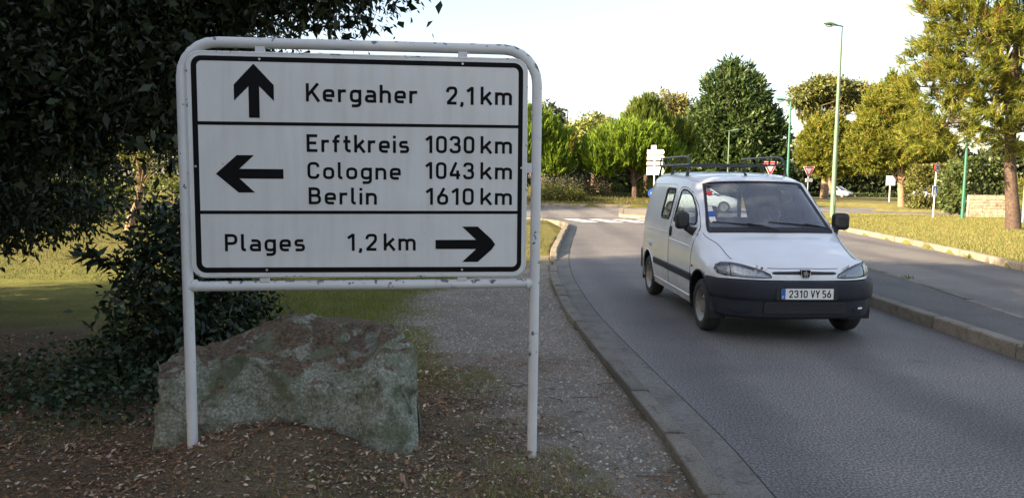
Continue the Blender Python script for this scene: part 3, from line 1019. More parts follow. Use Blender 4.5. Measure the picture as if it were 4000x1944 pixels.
VT = [
 [(0,.03,.68),(.25,.035,.68),(.48,.07,.68),(.63,.14,.678),(.74,.23,.675),(.81,.32,.67),(.86,.40,.665),(.89,.47,.66),(.905,.52,.655),(.91,.55,.65),(.912,.58,.645)],
 [(0,.045,.74),(.25,.05,.74),(.48,.09,.745),(.635,.165,.75),(.75,.26,.755),(.82,.35,.755),(.87,.43,.745),(.898,.50,.73),(.91,.545,.71),(.915,.57,.69),(.917,.59,.67)],
 [(0,.09,.800),(.25,.095,.797),(.46,.14,.803),(.60,.215,.830),(.70,.29,.850),(.79,.39,.845),(.855,.47,.82),(.895,.54,.785),(.912,.58,.75),(.918,.60,.72),(.92,.615,.69)],
 [(0,.40,.930),(.28,.40,.927),(.50,.42,.917),(.62,.45,.908),(.70,.48,.900),(.79,.54,.885),(.86,.60,.845),(.90,.65,.79),(.915,.67,.68),(.92,.68,.48),(.90,.68,.25)],
 [(0,.70,1.040),(.30,.70,1.036),(.53,.72,1.025),(.655,.74,1.01),(.725,.76,1.0),(.81,.80,.965),(.87,.84,.91),(.905,.87,.83),(.92,.88,.70),(.92,.88,.48),(.90,.88,.25)],
 [(0,.93,1.128),(.33,.95,1.128),(.60,1.0,1.123),(.735,1.06,1.117),(.80,1.09,1.10),(.855,1.11,1.06),(.89,1.12,.98),(.912,1.12,.86),(.92,1.12,.70),(.915,1.12,.48),(.89,1.12,.25)],
 [(0,1.26,1.42),(.32,1.28,1.42),(.55,1.335,1.415),(.675,1.41,1.40),(.765,1.45,1.36),(.875,1.47,1.14),(.90,1.48,1.0),(.916,1.48,.86),(.92,1.48,.70),(.915,1.48,.48),(.89,1.48,.25)],
 [(0,1.60,1.705),(.31,1.625,1.70),(.52,1.68,1.69),(.62,1.75,1.67),(.745,1.82,1.615),(.885,1.84,1.15),(.905,1.84,1.0),(.918,1.84,.86),(.92,1.84,.70),(.915,1.84,.48),(.89,1.84,.25)],
 [(0,1.76,1.758),(.33,1.77,1.753),(.55,1.81,1.737),(.655,1.87,1.705),(.757,1.95,1.635),(.888,1.97,1.15),(.907,1.97,1.0),(.919,1.97,.86),(.92,1.97,.70),(.915,1.97,.48),(.89,1.97,.25)],
 [(0,2.20,1.815),(.36,2.20,1.81),(.58,2.22,1.79),(.69,2.27,1.755),(.775,2.32,1.65),(.892,2.33,1.15),(.91,2.33,1.0),(.92,2.33,.86),(.92,2.33,.70),(.915,2.33,.48),(.89,2.33,.25)],
 [(0,2.9,1.84),(.38,2.9,1.835),(.60,2.9,1.815),(.70,2.9,1.775),(.78,2.9,1.655),(.895,2.9,1.15),(.912,2.9,1.0),(.92,2.9,.86),(.92,2.9,.70),(.915,2.9,.48),(.89,2.9,.25)],
 [(0,3.6,1.84),(.38,3.6,1.835),(.60,3.6,1.815),(.70,3.6,1.775),(.78,3.6,1.655),(.893,3.6,1.15),(.91,3.6,1.0),(.918,3.6,.86),(.918,3.6,.70),(.912,3.6,.48),(.885,3.6,.25)],
 [(0,3.92,1.815),(.37,3.92,1.81),(.58,3.92,1.79),(.675,3.92,1.75),(.76,3.92,1.635),(.875,3.92,1.15),(.89,3.92,1.0),(.90,3.92,.86),(.905,3.92,.70),(.90,3.92,.48),(.875,3.92,.25)],
 [(0,4.05,1.76),(.35,4.05,1.755),(.55,4.05,1.735),(.64,4.05,1.70),(.725,4.05,1.60),(.84,4.05,1.15),(.855,4.05,1.0),(.865,4.05,.86),(.87,4.05,.70),(.865,4.05,.48),(.84,4.05,.30)],
 [(0,4.09,1.70),(.33,4.09,1.695),(.51,4.09,1.68),(.595,4.09,1.65),(.675,4.09,1.56),(.79,4.09,1.15),(.805,4.09,1.0),(.815,4.09,.86),(.82,4.09,.70),(.815,4.09,.48),(.79,4.09,.34)],
]
NRS, NCS = 10, 10
T = np.array(VT)[:, ::-1, :]                                  # columns now run sill -> centre
Tm = T[:, ::-1, :][:, 1:, :].copy()
T[:, :, 0] *= -1
T = np.concatenate([T, Tm], 1)
T = cr_rows(T, NRS)
T = np.swapaxes(cr_rows(np.swapaxes(T, 0, 1), NCS), 0, 1)
vr, vc = T.shape[:2]
VV = T.reshape(-1, 3).copy()
VI = np.arange(vr * vc).reshape(vr, vc)
row_i = np.repeat(np.arange(vr - 1), vc - 1)
col_i = np.tile(np.arange(vc - 1), vr - 1)
VQ = np.stack([VI[:-1, :-1], VI[:-1, 1:], VI[1:, 1:], VI[1:, :-1]], -1).reshape(-1, 4)
part = np.zeros(len(VQ), int)                                # 0 = body
vcol = np.tile(np.arange(vc), vr)
vrow = np.repeat(np.arange(vr), vc)

def snap(poly, ax, cond, tol):
    """pull grid points that lie close to an outline onto it, so the cut edge is clean"""
    P = np.array(poly + poly[:1], float)
    sel = np.where(cond)[0]
    Q = VV[sel][:, ax]
    best = np.full(len(sel), 1e9)
    tgt = Q.copy()
    for a, b in zip(P[:-1], P[1:]):
        d = b - a
        t = np.clip(((Q - a) @ d) / max(d @ d, 1e-12), 0, 1)
        c = a + t[:, None] * d
        e = np.hypot(*(Q - c).T)
        k = e < best
        best[k] = e[k]
        tgt[k] = c[k]
    k = best < tol
    tmp = VV[sel]
    tmp[np.ix_(k, ax)] = tgt[k]
    VV[sel] = tmp
def cut(poly, ax, vcond, fcond, pid, tol=0.016):
    snap(poly, ax, vcond, tol)
    c = VV[VQ].mean(1)
    k = in_poly(c[:, ax[0]], c[:, ax[1]], poly) & fcond
    part[k] = pid

fx = lambda: VV[VQ].mean(1)[:, 0]
DOOR = [(1.19, .33), (1.17, .9), (1.145, 1.07), (1.20, 1.16), (1.31, 1.26), (1.50, 1.415), (1.70, 1.545), (1.88, 1.615), (2.10, 1.635), (2.19, 1.62), (2.235, 1.56), (2.255, 1.15), (2.26, .9), (2.25, .33)]
DWIN = [(1.32, 1.185), (1.33, 1.22), (1.42, 1.31), (1.56, 1.425), (1.72, 1.525), (1.88, 1.585), (2.04, 1.60), (2.11, 1.595), (2.14, 1.56), (2.155, 1.22), (2.135, 1.185)]
RWIN = rrect(2.40, 1.20, 2.84, 1.60, 0.05, 3)
HLAMP = [(.355, .708), (.365, .735), (.43, .769), (.53, .802), (.63, .828), (.72, .840), (.80, .833), (.846, .800), (.858, .760), (.845, .722), (.78, .704), (.60, .699), (.44, .699)]
GRL = [(-.36, .748), (-.33, .768), (0, .776), (.33, .768), (.36, .748), (.32, .738), (-.32, .738)]
names = {1: 'hood', 2: 'windscreen'}
side_v = lambda s: ((vcol < 61) if s < 0 else (vcol > vc - 1 - 61))
side_f = lambda s: ((col_i < 60) if s < 0 else (col_i >= vc - 1 - 60))
part[(row_i >= 2 * NRS) & (row_i < 5 * NRS) & (col_i >= 6 * NCS) & (col_i < (20 - 6) * NCS)] = 1
part[(row_i >= 5 * NRS) & (row_i < 7 * NRS) & (col_i >= 7 * NCS) & (col_i < (20 - 7) * NCS)] = 2
for k, s in enumerate((-1, 1)):
    cut(DOOR, [1, 2], side_v(s) & (vrow > 4 * NRS) & (vrow < 11 * NRS), side_f(s) & (row_i > 4 * NRS), 10 + k)
    cut(DWIN, [1, 2], side_v(s) & (vrow > 4 * NRS) & (vrow < 11 * NRS), side_f(s) & (row_i > 4 * NRS), 20 + k)
    cut(RWIN, [1, 2], side_v(s) & (vrow > 7 * NRS), side_f(s) & (row_i > 7 * NRS), 30 + k)
    for (wy, wr) in ((0.80, 0.40), (3.49, 0.385)):
        circ = [(wy + wr * math.cos(t), 0.30 + wr * math.sin(t)) for t in np.linspace(0, 2 * math.pi, 49)[:-1]]
        cut(circ, [1, 2], side_v(s), side_f(s), 99, 0.02)
    hp = [(x * s, z) for x, z in HLAMP]
    cut(hp, [0, 2], (vrow < 2 * NRS) & (np.sign(VV[:, 0]) == s), (row_i < 2 * NRS), 40 + k, 0.011)
cut(GRL, [0, 2], (vrow < 2 * NRS) & (abs(VV[:, 0]) < .45), (row_i < 2 * NRS), 50, 0.008)

van = empty('panel_van', (3.115, 8.05, 0.0), R_(2.5))
tag(van, 'white panel van with grey bumper and roof rack driving towards the viewer', 'van')
def van_part(pid, name, mat, parent, smooth=True):
    q = VQ[part == pid]
    u, inv = np.unique(q, return_inverse=True)
    return grid_mesh(name, VV[u], inv.reshape(-1, 4), mat, parent, smooth=smooth)
body = van_part(0, 'body', M['paint'], van)
hood = van_part(1, 'hood', M['paint'], van)
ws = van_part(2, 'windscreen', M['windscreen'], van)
doors = [van_part(10 + k, 'door', M['paint'], van) for k in (0, 1)]
for k in (0, 1):
    van_part(20 + k, 'door_window', M['side_glass'], doors[k])
    van_part(30 + k, 'side_window', M['side_glass'], van)
heads = [van_part(40 + k, 'headlight', M['lens'], van) for k in (0, 1)]
van_part(50, 'grille', M['black'], van)

# cabin lining: the same shell, 14 mm inside
q = VQ[np.isin(part, (0, 10, 11)) & (row_i > 5 * NRS)]
u, inv = np.unique(q, return_inverse=True)
nrm = np.cross(VV[VQ[:, 1]] - VV[VQ[:, 0]], VV[VQ[:, 3]] - VV[VQ[:, 0]])
vn = np.zeros_like(VV)
for c in range(4): np.add.at(vn, VQ[:, c], nrm)
vn /= np.linalg.norm(vn, axis=1)[:, None] + 1e-12
outw = np.sign((vn * (VV - np.array([0, 2.2, 0.9]))).sum(1))[:, None]
vn = vn * outw
grid_mesh('cabin_lining', (VV - vn * 0.014)[u], inv.reshape(-1, 4), M['interior'], van)
# headlight housings behind the lenses
for k, s in enumerate((-1, 1)):
    q = VQ[part == 40 + k]
    u, inv = np.unique(q, return_inverse=True)
    grid_mesh('lamp_housing', (VV - vn * 0.038)[u], inv.reshape(-1, 4), M['lamp_body'], heads[k])
    for (x, y, z, r) in ((.50, .185, .738, .030), (.635, .275, .750, .040)):
        Mx = Matrix.Translation((x * s, y, z)) @ Matrix.Rotation(R_(90), 4, 'X') @ Matrix.Rotation(R_(-14 * s), 4, 'Y')
        MB().lathe([(0.004, -.012), (r * .5, -.008), (r * .85, .004), (r, .022)], 16, Mx).build('reflector', M['chrome'], heads[k], smooth=True)
    # the joint between lamp and turn signal, and the dark edge round the lamp
    q = VV[VQ[part == 40 + k]].reshape(-1, 3)

# surface lookup for trims
side_pts = {s: VV[((vcol < 75) if s < 0 else (vcol > vc - 76))] for s in (-1, 1)}
front_pts = VV[(vrow <= 2 * NRS)]
def on_side(s, y, z, off=0.0):
    P = side_pts[s]
    d = (P[:, 1] - y) ** 2 + (P[:, 2] - z) ** 2
    k = np.argsort(d)[:6]
    w = 1 / (d[k] + 1e-6)
    return Vector((float((P[k, 0] * w).sum() / w.sum()) + s * off, y, z))
def on_front(x, z, off=0.0):
    P = front_pts
    d = (P[:, 0] - x) ** 2 + (P[:, 2] - z) ** 2
    k = np.argsort(d)[:6]
    w = 1 / (d[k] + 1e-6)
    return Vector((x, float((P[k, 1] * w).sum() / w.sum()) - off, z))
def dens(poly, step=0.05, closed=True):
    out = []
    P = poly + (poly[:1] if closed else [])
    for a, b in zip(P[:-1], P[1:]):
        n = max(1, int(math.hypot(b[0] - a[0], b[1] - a[1]) / step))
        out += [(a[0] + (b[0] - a[0]) * i / n, a[1] + (b[1] - a[1]) * i / n) for i in range(n)]
    out.append(P[-1])
    return out
for k, s in enumerate((-1, 1)):
    MB().tube([on_side(s, y, z, 0.0) for y, z in dens(DWIN)], 0.013, 6, cap=False).build('window_seal', M['seal'], doors[k], smooth=True)
    MB().tube([on_side(s, y, z, 0.0) for y, z in dens(RWIN)], 0.014, 6, cap=False).build('window_seal', M['seal'], van, smooth=True)
    MB().tube([on_side(s, y, z, -0.0015) for y, z in dens(DOOR)], 0.0055, 5, cap=False).build('door_gap', M['seal'], doors[k])
    MB().tube([on_front(x * s, z, 0.0) for x, z in dens(HLAMP)], 0.0055, 5, cap=False).build('lamp_edge', M['seal'], heads[k])
    MB().tube([on_front(.735 * s, z, 0.002) for z in np.linspace(.706, .834, 6)], 0.005, 5).build('lamp_divider', M['seal'], heads[k])
    # pressed lines of the body side
    rec = [(2.33, 1.02), (2.33, 1.60), (2.42, 1.665), (3.70, 1.66), (3.86, 1.56), (3.93, 1.02)]
    MB().tube([on_side(s, y, z, -.002) for y, z in dens(rec)], 0.0075, 6, cap=False).build('body_crease', M['paint'], van, smooth=True)
    MB().tube([on_side(s, y, z, -.003) for y, z in dens([(1.28, .93), (2.24, .945)], .08, False)], 0.009, 6).build('body_crease', M['paint'], doors[k], smooth=True)
    # door handle, rub strip, sill, fuel cap
    h = MB()
    h.tube([on_side(s, 2.17, z, 0.014) for z in (.985, 1.0, 1.05, 1.10, 1.115)], [.008, .017, .019, .017, .008], 8)
    h.build('handle', M['black'], doors[k], smooth=True)
    for (y0, y1) in ((1.13, 1.185), (1.20, 2.245), (2.265, 3.08)):
        vs, fs = [], []
        ys = np.linspace(y0, y1, max(2, int((y1 - y0) / .12) + 1))
        for y in ys:
            for (z, off) in ((.525, -.004), (.53, .016), (.605, .020), (.62, -.004)):
                vs.append(on_side(s, float(y), z, off))
        for i in range(len(ys) - 1):
            for j in range(3):
                a = i * 4 + j
                fs.append((a, a + 1, a + 5, a + 4))
        n4 = len(vs) - 4
        fs += [(0, 1, 2, 3), (n4, n4 + 1, n4 + 2, n4 + 3)]
        MB().add(vs, fs).build('rub_strip', M['plastic'], van)
    MB().tube([on_side(s, float(y), .335, 0.004) for y in np.linspace(1.2, 3.09, 12)], 0.012, 6).build('sill_edge', M['paint'], van, smooth=True)
    for (wy, wr, a0, a1) in ((0.80, 0.40, -22, 142), (3.49, 0.385, -8, 188)):
        pts = [(wy + wr * math.cos(R_(a)), .30 + wr * math.sin(R_(a))) for a in np.linspace(a0, a1, 22)]
        MB().tube([on_side(s, y, max(z, .25), 0.0) for y, z in pts], 0.011, 6).build('arch_lip', M['paint'] if wy > 1 else M['black'], van, smooth=True)
        # inside of the wheel arch
        vs, fs = [], []
        aa = np.linspace(-40, 220, 20)
        for a in aa:
            y, z = wy + (wr + .01) * math.cos(R_(a)), .30 + (wr + .01) * math.sin(R_(a))
            z = max(z, .2)
            vs += [(s * .905, y, z), (s * .50, y, z), (s * .50, wy, .3)]
        for i in range(len(aa) - 1):
            b = 3 * i
            fs += [(b, b + 1, b + 4, b + 3), (b + 1, b + 2, b + 4)]
        MB().add(vs, fs).build('wheel_arch', M['black'], van)
MB().tube([on_side(-1, 3.30, z, 0.001) for z in (.76, .78, .83, .85)], [.02, .034, .034, .02], 10).build('fuel_cap', M['paint'], van, smooth=True)
MB().tube([on_side(-1, 1.09, z, 0.006) for z in (.70, .715, .73)], [.008, .014, .008], 8).build('side_repeater', plain('orange_lens', (0.4, 0.06, 0.02), 0.2), van, smooth=True)
# windscreen frame
r0, r1, c0, c1 = 5 * NRS, 7 * NRS, 7 * NCS, 13 * NCS
loop = [VI[r0, c] for c in range(c0, c1)] + [VI[r, c1] for r in range(r0, r1)] + [VI[r1, c] for c in range(c1, c0, -1)] + [VI[r, c0] for r in range(r1, r0, -1)]
lp = [Vector(VV[i]) for i in loop]
MB().tube(lp + lp[:1], 0.019, 6, cap=False).build('windscreen_seal', M['seal'], ws, smooth=True)
# hood joints
for c in (6 * NCS, 14 * NCS):
    MB().tube([VV[VI[r, c]] + vn[VI[r, c]] * 0.0005 for r in range(2 * NRS + 4, 5 * NRS + 1, 2)], 0.0042, 5).build('hood_gap', M['seal'], hood)
MB().tube([VV[VI[2 * NRS, c]] + vn[VI[2 * NRS, c]] * 0.001 for c in range(6 * NCS, 14 * NCS + 1, 2) if abs(VV[VI[2 * NRS, c]][0]) < .42], 0.0042, 5).build('hood_gap', M['seal'], hood)
for c in (7 * NCS, 13 * NCS):                                 # roof drip lines
    MB().tube([VV[VI[r, c]] + vn[VI[r, c]] * 0.001 for r in range(7 * NRS + 3, 13 * NRS, 4)], 0.006, 5).build('roof_seam', M['paint'], van, smooth=True)
# cowl panel under the wipers
cp = MB()
cvs = []
for c in range(c0 + 2, c1 - 1, 4):
    a = Vector(VV[VI[r0, c]]) + Vector(vn[VI[r0, c]]) * 0.012
    b = Vector(VV[VI[r0 + 2, c]]) + Vector(vn[VI[r0 + 2, c]]) * 0.008
    cvs += [a, b]
cp.add(cvs, [(2 * i, 2 * i + 1, 2 * i + 3, 2 * i + 2) for i in range(len(cvs) // 2 - 1)]).build('cowl_panel', M['black'], van)
def on_ws(x, t, off):                                          # t: 0 foot .. 1 head of the screen
    r = int(round(r0 + t * (r1 - r0)))
    cs = VI[r, c0:c1 + 1]
    k = int(np.argmin(abs(VV[cs, 0] - x)))
    i = cs[k]
    return Vector(VV[i]) + Vector(vn[i]) * off
for (xa, xb, xc) in ((0.02, -0.30, -0.66), (0.72, 0.40, -0.02)):
    w = MB()
    w.tube([on_ws(xa, 0.02, .03), on_ws((xa + xb) / 2, 0.10, .035), on_ws(xb, 0.17, .03)], [.010, .008, .006], 6)
    w.tube([on_ws(xa - .04, 0.10, .014), on_ws((xa + xc) / 2, 0.16, .014), on_ws(xc, 0.20, .014)], [.006, .009, .006], 6)
    w.build('wiper', M['black'], van, smooth=True)

# front bumper
BP = np.array([(0, -.03), (.28, -.025), (.52, .01), (.70, .09), (.81, .19), (.875, .30), (.91, .42), (.928, .54)])
BP = cr_rows(BP, 4)
tan = np.gradient(BP, axis=0)
nin = np.stack([-tan[:, 1], tan[:, 0]], 1)
nin /= np.linalg.norm(nin, axis=1)[:, None]
BR = [(.668, .060), (.674, .030), (.668, .006), (.64, -.002), (.58, -.004), (.52, -.002), (.482, .004), (.470, .012), (.464, .034), (.41, .036), (.34, .042), (.285, .055), (.262, .085), (.256, .14)]
bv, bfz = [], []
for (z, ins) in BR:
    P = BP + nin * ins
    lim = 0.80 - math.sqrt(max(0.41 ** 2 - (z - .3) ** 2, 0)) - 0.004
    row = [(-p[0], min(p[1], lim), z) for p in P[::-1]] + [(p[0], min(p[1], lim), z) for p in P[1:]]
    bv += row
w = len(row)
for i in range(len(BR) - 1):
    for j in range(w - 1):
        a = i * w + j
        bfz.append((a, a + w, a + w + 1, a + 1))
bump_o = MB().add(bv, bfz).build('front_bumper', M['plastic'], van, smooth=True, angle=35)
# plate recess, plate, characters
vfr = lambda u, v, d: Vector((u, -.031 - d, v))
MB().prism(rrect(-.33, .480, .33, .612, .02), vfr, -.02, .001).build('plate_recess', M['black'], bump_o)
pl = MB().prism(rrect(-.282, .487, .282, .605, .008, 2), vfr, .001, .009).build('number_plate', M['plate'], van)
pf = lambda u, v, d: Vector((u, -.040 - d, v))
MB().add([pf(-.279, .490, .0008), pf(-.235, .490, .0008), pf(-.235, .602, .0008), pf(-.279, .602, .0008)], [(0, 1, 2, 3)]).build('plate_band', M['sign_blue'], pl)
text_parts('plate_letter', 'F', -.268, -.248, .499, .026, pf, M['plate'], pl, lift=.0014)
for s_, a, b in (('2310', -.198, .002), ('VY', .036, .130), ('56', .157, .253)):
    text_parts('plate_letter', s_, a, b, .506, .080, pf, M['sign_black'], pl, stroke=.15, lift=.0012)
ring2 = rrect(-.283, .486, .283, .606, .008, 2)
MB().tube([pf(u, v, 0) for u, v in ring2 + ring2[:1]], .003, 5, cap=False).build('plate_edge', M['black'], pl)
# lower air intake with slats, fog lamp hollows, tow cover
lf = lambda u, v, d: Vector((u, .008 - d, v))
ig = MB().prism(rrect(-.44, .335, .44, .450, .02), lf, -.05, .003).build('air_intake', M['black'], bump_o)
for z in (.425, .395, .365):
    MB().prism([(-.42, z - .007), (.42, z - .007), (.42, z + .007), (-.42, z + .007)], lf, .003, .012).build('slat', M['plastic'], ig)
MB().tube([Vector((.60, .062, .375)), Vector((.63, .071, .378)), Vector((.655, .085, .38))], [.008, .014, .006], 8).build('fog_lamp', M['post_white'], bump_o, smooth=True)
# chin lines of the bumper
for s in (-1, 1):
    MB().tube([Vector((s * .50, .055, .44)), Vector((s * .56, .06, .36)), Vector((s * .66, .10, .33)), Vector((s * .77, .20, .36))], .005, 5).build('bumper_crease', M['plastic'], bump_o, smooth=True)

# the badge: dark shield with a pale rearing lion
bf = lambda u, v, d: Vector((u, .036 - d, v))
sh = [(-.048, .792), (.048, .792), (.047, .735), (.040, .714), (.028, .708), (-.028, .708), (-.040, .714), (-.047, .735)]
badge = MB().prism(sh, bf, -.03, .012).build('badge', M['sign_black'], van)
MB().tube([bf(u, v, .012) for u, v in sh + sh[:1]], .0035, 6, cap=False).build('badge_rim', M['chrome'], badge, smooth=True)
LION = [(-.008, .780), (.006, .784), (.016, .776), (.014, .766), (.022, .758), (.026, .764), (.031, .756), (.026, .742), (.020, .740), (.022, .728), (.028, .718), (.012, .716), (.012, .728), (.004, .734), (-.002, .724), (.000, .714), (-.018, .714), (-.014, .722), (-.014, .736), (-.022, .742), (-.032, .738), (-.028, .746), (-.016, .750), (-.028, .758), (-.030, .768), (-.020, .762), (-.012, .764), (-.020, .770)]
MB().add([bf(u, v, .0135) for u, v in LION], [tuple(range(len(LION)))]).build('badge_lion', M['chrome'], badge)

# mirrors
for s in (-1, 1):
    m = MB()
    prof = rrect(-.085, -.105, .085, .105, .05, 5)
    fr = lambda u, v, d: Vector((s * (.985 + u) , 1.36 + d - .25 * u, 1.235 + v))
    n = len(prof)
    rings = [(-.075, .55), (-.068, .80), (-.045, .97), (0, 1.0), (.035, .98)]
    vs = [fr(u * k, v * k, d) for d, k in rings for u, v in prof]
    fs = [tuple(range(n))] + [(i * n + j, i * n + (j + 1) % n, (i + 1) * n + (j + 1) % n, (i + 1) * n + j) for i in range(len(rings) - 1) for j in range(n)] + [tuple(range((len(rings) - 1) * n, len(rings) * n))[::-1]]
    m.add(vs, fs)
    mo = m.build('door_mirror', M['black'], van, smooth=True, angle=60)
    MB().tube([Vector((s * .93, 1.36, 1.15)), Vector((s * .88, 1.30, 1.115)), Vector((s * .845, 1.25, 1.10))], [.045, .05, .06], 8).build('mirror_arm', M['black'], mo, smooth=True)
# wheels
def wheel(x, y, s):
    o = empty('wheel', (x, y, .30), 0, van)
    A = Matrix.Rotation(R_(90) * s, 4, 'Y')                   # axle along x, outer side at +z of the profile
    ty = [(.192, .075), (.205, .092), (.24, .098), (.275, .090), (.292, .070), (.299, .04), (.300, 0), (.299, -.04), (.292, -.07), (.275, -.09), (.24, -.098), (.20, -.09)]
    MB().lathe(ty, 40, A).build('tyre', M['tyre'], o, smooth=True)
    rm = [(.0, .055), (.03, .058), (.045, .050), (.085, .052), (.105, .040), (.135, .030), (.155, .040), (.165, .062), (.182, .075), (.194, .088), (.198, .082)]
    rim = MB().lathe(rm, 40, A).build('rim', M['rim'], o, smooth=True)
    for k in range(8):
        a = k * math.pi / 4
        c = A @ Vector((.132 * math.cos(a), .132 * math.sin(a), .034))
        d = (A @ Vector((0, 0, 1))).normalized()
        MB().tube([c - d * .004, c + d * .004], .016, 8).build('rim_hole', M['black'], rim)
    return o
for (x, y, s) in ((-.805, .80, -1), (.805, .80, 1), (-.805, 3.49, -1), (.805, 3.49, 1)):
    wheel(x, y, s)
MB().box((0, 2.1, .24), (1.5, 3.5, .06)).build('underbody', M['black'], van)
for s in (-1, 1):
    MB().box((s * .70, 2.15, .30), (.30, 1.85, .10)).build('floor_sill', M['black'], van)
MB().box((0, 2.2, .36), (1.72, 3.5, .03)).build('cabin_floor', M['interior'], van)
# dashboard, seats, wheel
d = MB()
dp = [(1.0, 1.06), (1.05, 1.10), (1.25, 1.10), (1.38, 1.06), (1.42, .95), (1.36, .6), (1.0, .6)]
d.prism(dp, lambda u, v, w: Vector((w, u, v)), -.78, .78)
dash = d.build('dashboard', M['interior'], van, bevel=.02)
MB().box((.40, 1.36, 1.10), (.36, .14, .06)).build('instrument_hood', M['interior'], dash, bevel=.02)
stw = empty('steering_wheel', (.42, 1.54, 1.02), 0, van)
SM = Matrix.Rotation(R_(62), 4, 'X')
MB().lathe([(.185 + .014 * math.cos(t), .014 * math.sin(t)) for t in np.linspace(0, 2 * math.pi, 9)[:-1]], 32, SM, True).build('rim', M['black'], stw, smooth=True)
sp = MB()
for a in (0, 180, 270):
    sp.tube([SM @ Vector((0, 0, -.02)), SM @ Vector((.185 * math.cos(R_(a)), .185 * math.sin(R_(a)), 0))], .014, 6)
sp.tube([SM @ Vector((0, 0, -.02)), SM @ Vector((0, 0, -.25))], .03, 8)
sp.build('spokes', M['black'], stw)
for x in (-.42, .42):
    st = empty('seat', (x, 2.0, .36), 0, van)
    b = MB()
    vs = []
    prof = rrect(-.24, -.06, .24, .06, .05, 4)
    for (z, y, k) in ((.18, -.02, .9), (.24, -.01, 1.0), (.45, .06, 1.0), (.65, .13, .92), (.80, .18, .7)):
        vs.append([(u * k, y + v, z) for u, v in prof])
    n = len(prof)
    allv = [p for r in vs for p in r]
    fs = [(i * n + j, i * n + (j + 1) % n, (i + 1) * n + (j + 1) % n, (i + 1) * n + j) for i in range(len(vs) - 1) for j in range(n)] + [tuple(range((len(vs) - 1) * n, len(vs) * n))]
    b.add(allv, fs).build('backrest', M['seat'], st, smooth=True, angle=60)
    MB().box((0, -.24, .14), (.48, .50, .14)).build('cushion', M['seat'], st, bevel=.04)
    MB().box((0, .21, .93), (.27, .09, .19)).build('headrest', M['seat'], st, bevel=.04)
MB().box((0, 1.52, 1.60), (.20, .03, .06)).build('rear_view_mirror', M['black'], van, bevel=.01)
for x in (-.38, .38):
    MB().box((x, 1.72, 1.655), (.46, .16, .016)).build('sun_visor', M['interior'], van, bevel=.006)
# stickers inside the screen
def sticker(name, x, t0, t1, hw, mat, off):
    a, b = on_ws(x - hw, t0, off), on_ws(x + hw, t0, off)
    c, d2 = on_ws(x + hw, t1, off), on_ws(x - hw, t1, off)
    MB().add([a, b, c, d2], [(0, 1, 2, 3)]).build(name, mat, ws)
sticker('sticker', -.655, .18, .48, .035, M['post_white'], .004)
sticker('sticker', -.655, .32, .42, .033, M['sign_blue'], .006)
sticker('sticker', -.60, .70, .80, .02, M['sign_red'], .004)

# rear wall with two windows, rear bumper
rw = MB()
for (x0, x1, z0, z1) in ((-.80, .80, .34, 1.14), (-.68, -.62, 1.14, 1.60), (.62, .68, 1.14, 1.60), (-.05, .05, 1.14, 1.60), (-.62, .62, 1.58, 1.70)):
    rw.box(((x0 + x1) / 2, 4.085, (z0 + z1) / 2), (x1 - x0, .02, z1 - z0))
rw.build('rear_door', M['paint'], van)
for s in (-1, 1):
    MB().box((s * .335, 4.085, 1.36), (.57, .006, .44)).build('rear_window', M['side_glass'], van)
rb = MB()
P = [(-.84, 3.80), (-.905, 3.90), (-.905, 4.04), (-.86, 4.12), (0, 4.16), (.86, 4.12), (.905, 4.04), (.905, 3.90), (.84, 3.80), (.70, 3.80), (.70, 3.9), (-.70, 3.9), (-.70, 3.80)]
rb.prism(P, lambda u, v, w: Vector((u, v, w)), .36, .66)
rb.build('rear_bumper', M['black'], van, bevel=.015)

# roof rack
rack = empty('roof_rack', (0, 0, 0), 0, van)
for s in (-1, 1):
    x = s * .64
    up = [(x, 4.0, 1.935), (x, 4.0, 2.02), (x, 3.93, 2.045), (x, 2.60, 2.045), (x, 2.45, 2.03), (x, 2.36, 1.99), (x, 2.30, 1.93)]
    MB().tube(up, .014, 8).build('top_rail', M['rack'], rack, smooth=True)
    MB().tube([(x, 4.02, 1.935), (x, 2.28, 1.935)], .012, 8).build('bottom_rail', M['rack'], rack, smooth=True)
    for y in (2.62, 2.86, 3.10, 3.34, 3.58, 3.82):
        MB().box((x, y, 1.99), (.012, .05, .12)).build('upright', M['rack'], rack)
    for y in (2.34, 3.15, 3.9):
        MB().tube([(x, y, 1.94), (x + s * .02, y, 1.86), (x + s * .03, y, 1.775)], [.016, .018, .026], 8).build('foot', M['rack'], rack, smooth=True)
for y in (2.36, 2.95, 3.45, 3.95):
    MB().box((0, y, 1.93), (1.28, .045, .028)).build('crossbar', M['rack'], rack, bevel=.006)
# aerial
MB().tube([(-.02, 1.93, 1.79), (-.025, 1.97, 1.825), (-.04, 2.03, 1.835), (-.22, 2.9, 1.93)], [.022, .012, .005, .003], 6).build('aerial', M['black'], van, smooth=True)

# ------------------------------------------------------------------ the driver
def skin_body(name, joints, edges, mat, parent=None, root=0, sub=2):
    me = bpy.data.meshes.new(name)
    me.from_pydata([j[0] for j in joints], edges, [])
    o = link_mesh(name, me, mat, parent)
    md = o.modifiers.new('skin', 'SKIN')
    for i, j in enumerate(joints):
        sv = me.skin_vertices[0].data[i]
        sv.radius = (j[1], j[1] if len(j) < 3 else j[2])
        sv.use_root = (i == root)
    s_ = o.modifiers.new('sub', 'SUBSURF')
    s_.levels = sub
    s_.render_levels = sub
    return o
M['skin'] = plain('skin', (0.36, 0.20, 0.14), 0.5, var=0.08)
M['shirt'] = plain('dark_shirt', (0.03, 0.035, 0.055), 0.9, var=0.15)
M['hair'] = plain('dark_hair', (0.03, 0.022, 0.016), 0.7, var=0.3)
VM = Matrix.Translation((3.115, 8.05, 0)) @ Matrix.Rotation(R_(2.5), 4, 'Z')
person = empty('person', VM @ Vector((.42, 2.02, .58)), R_(2.5))
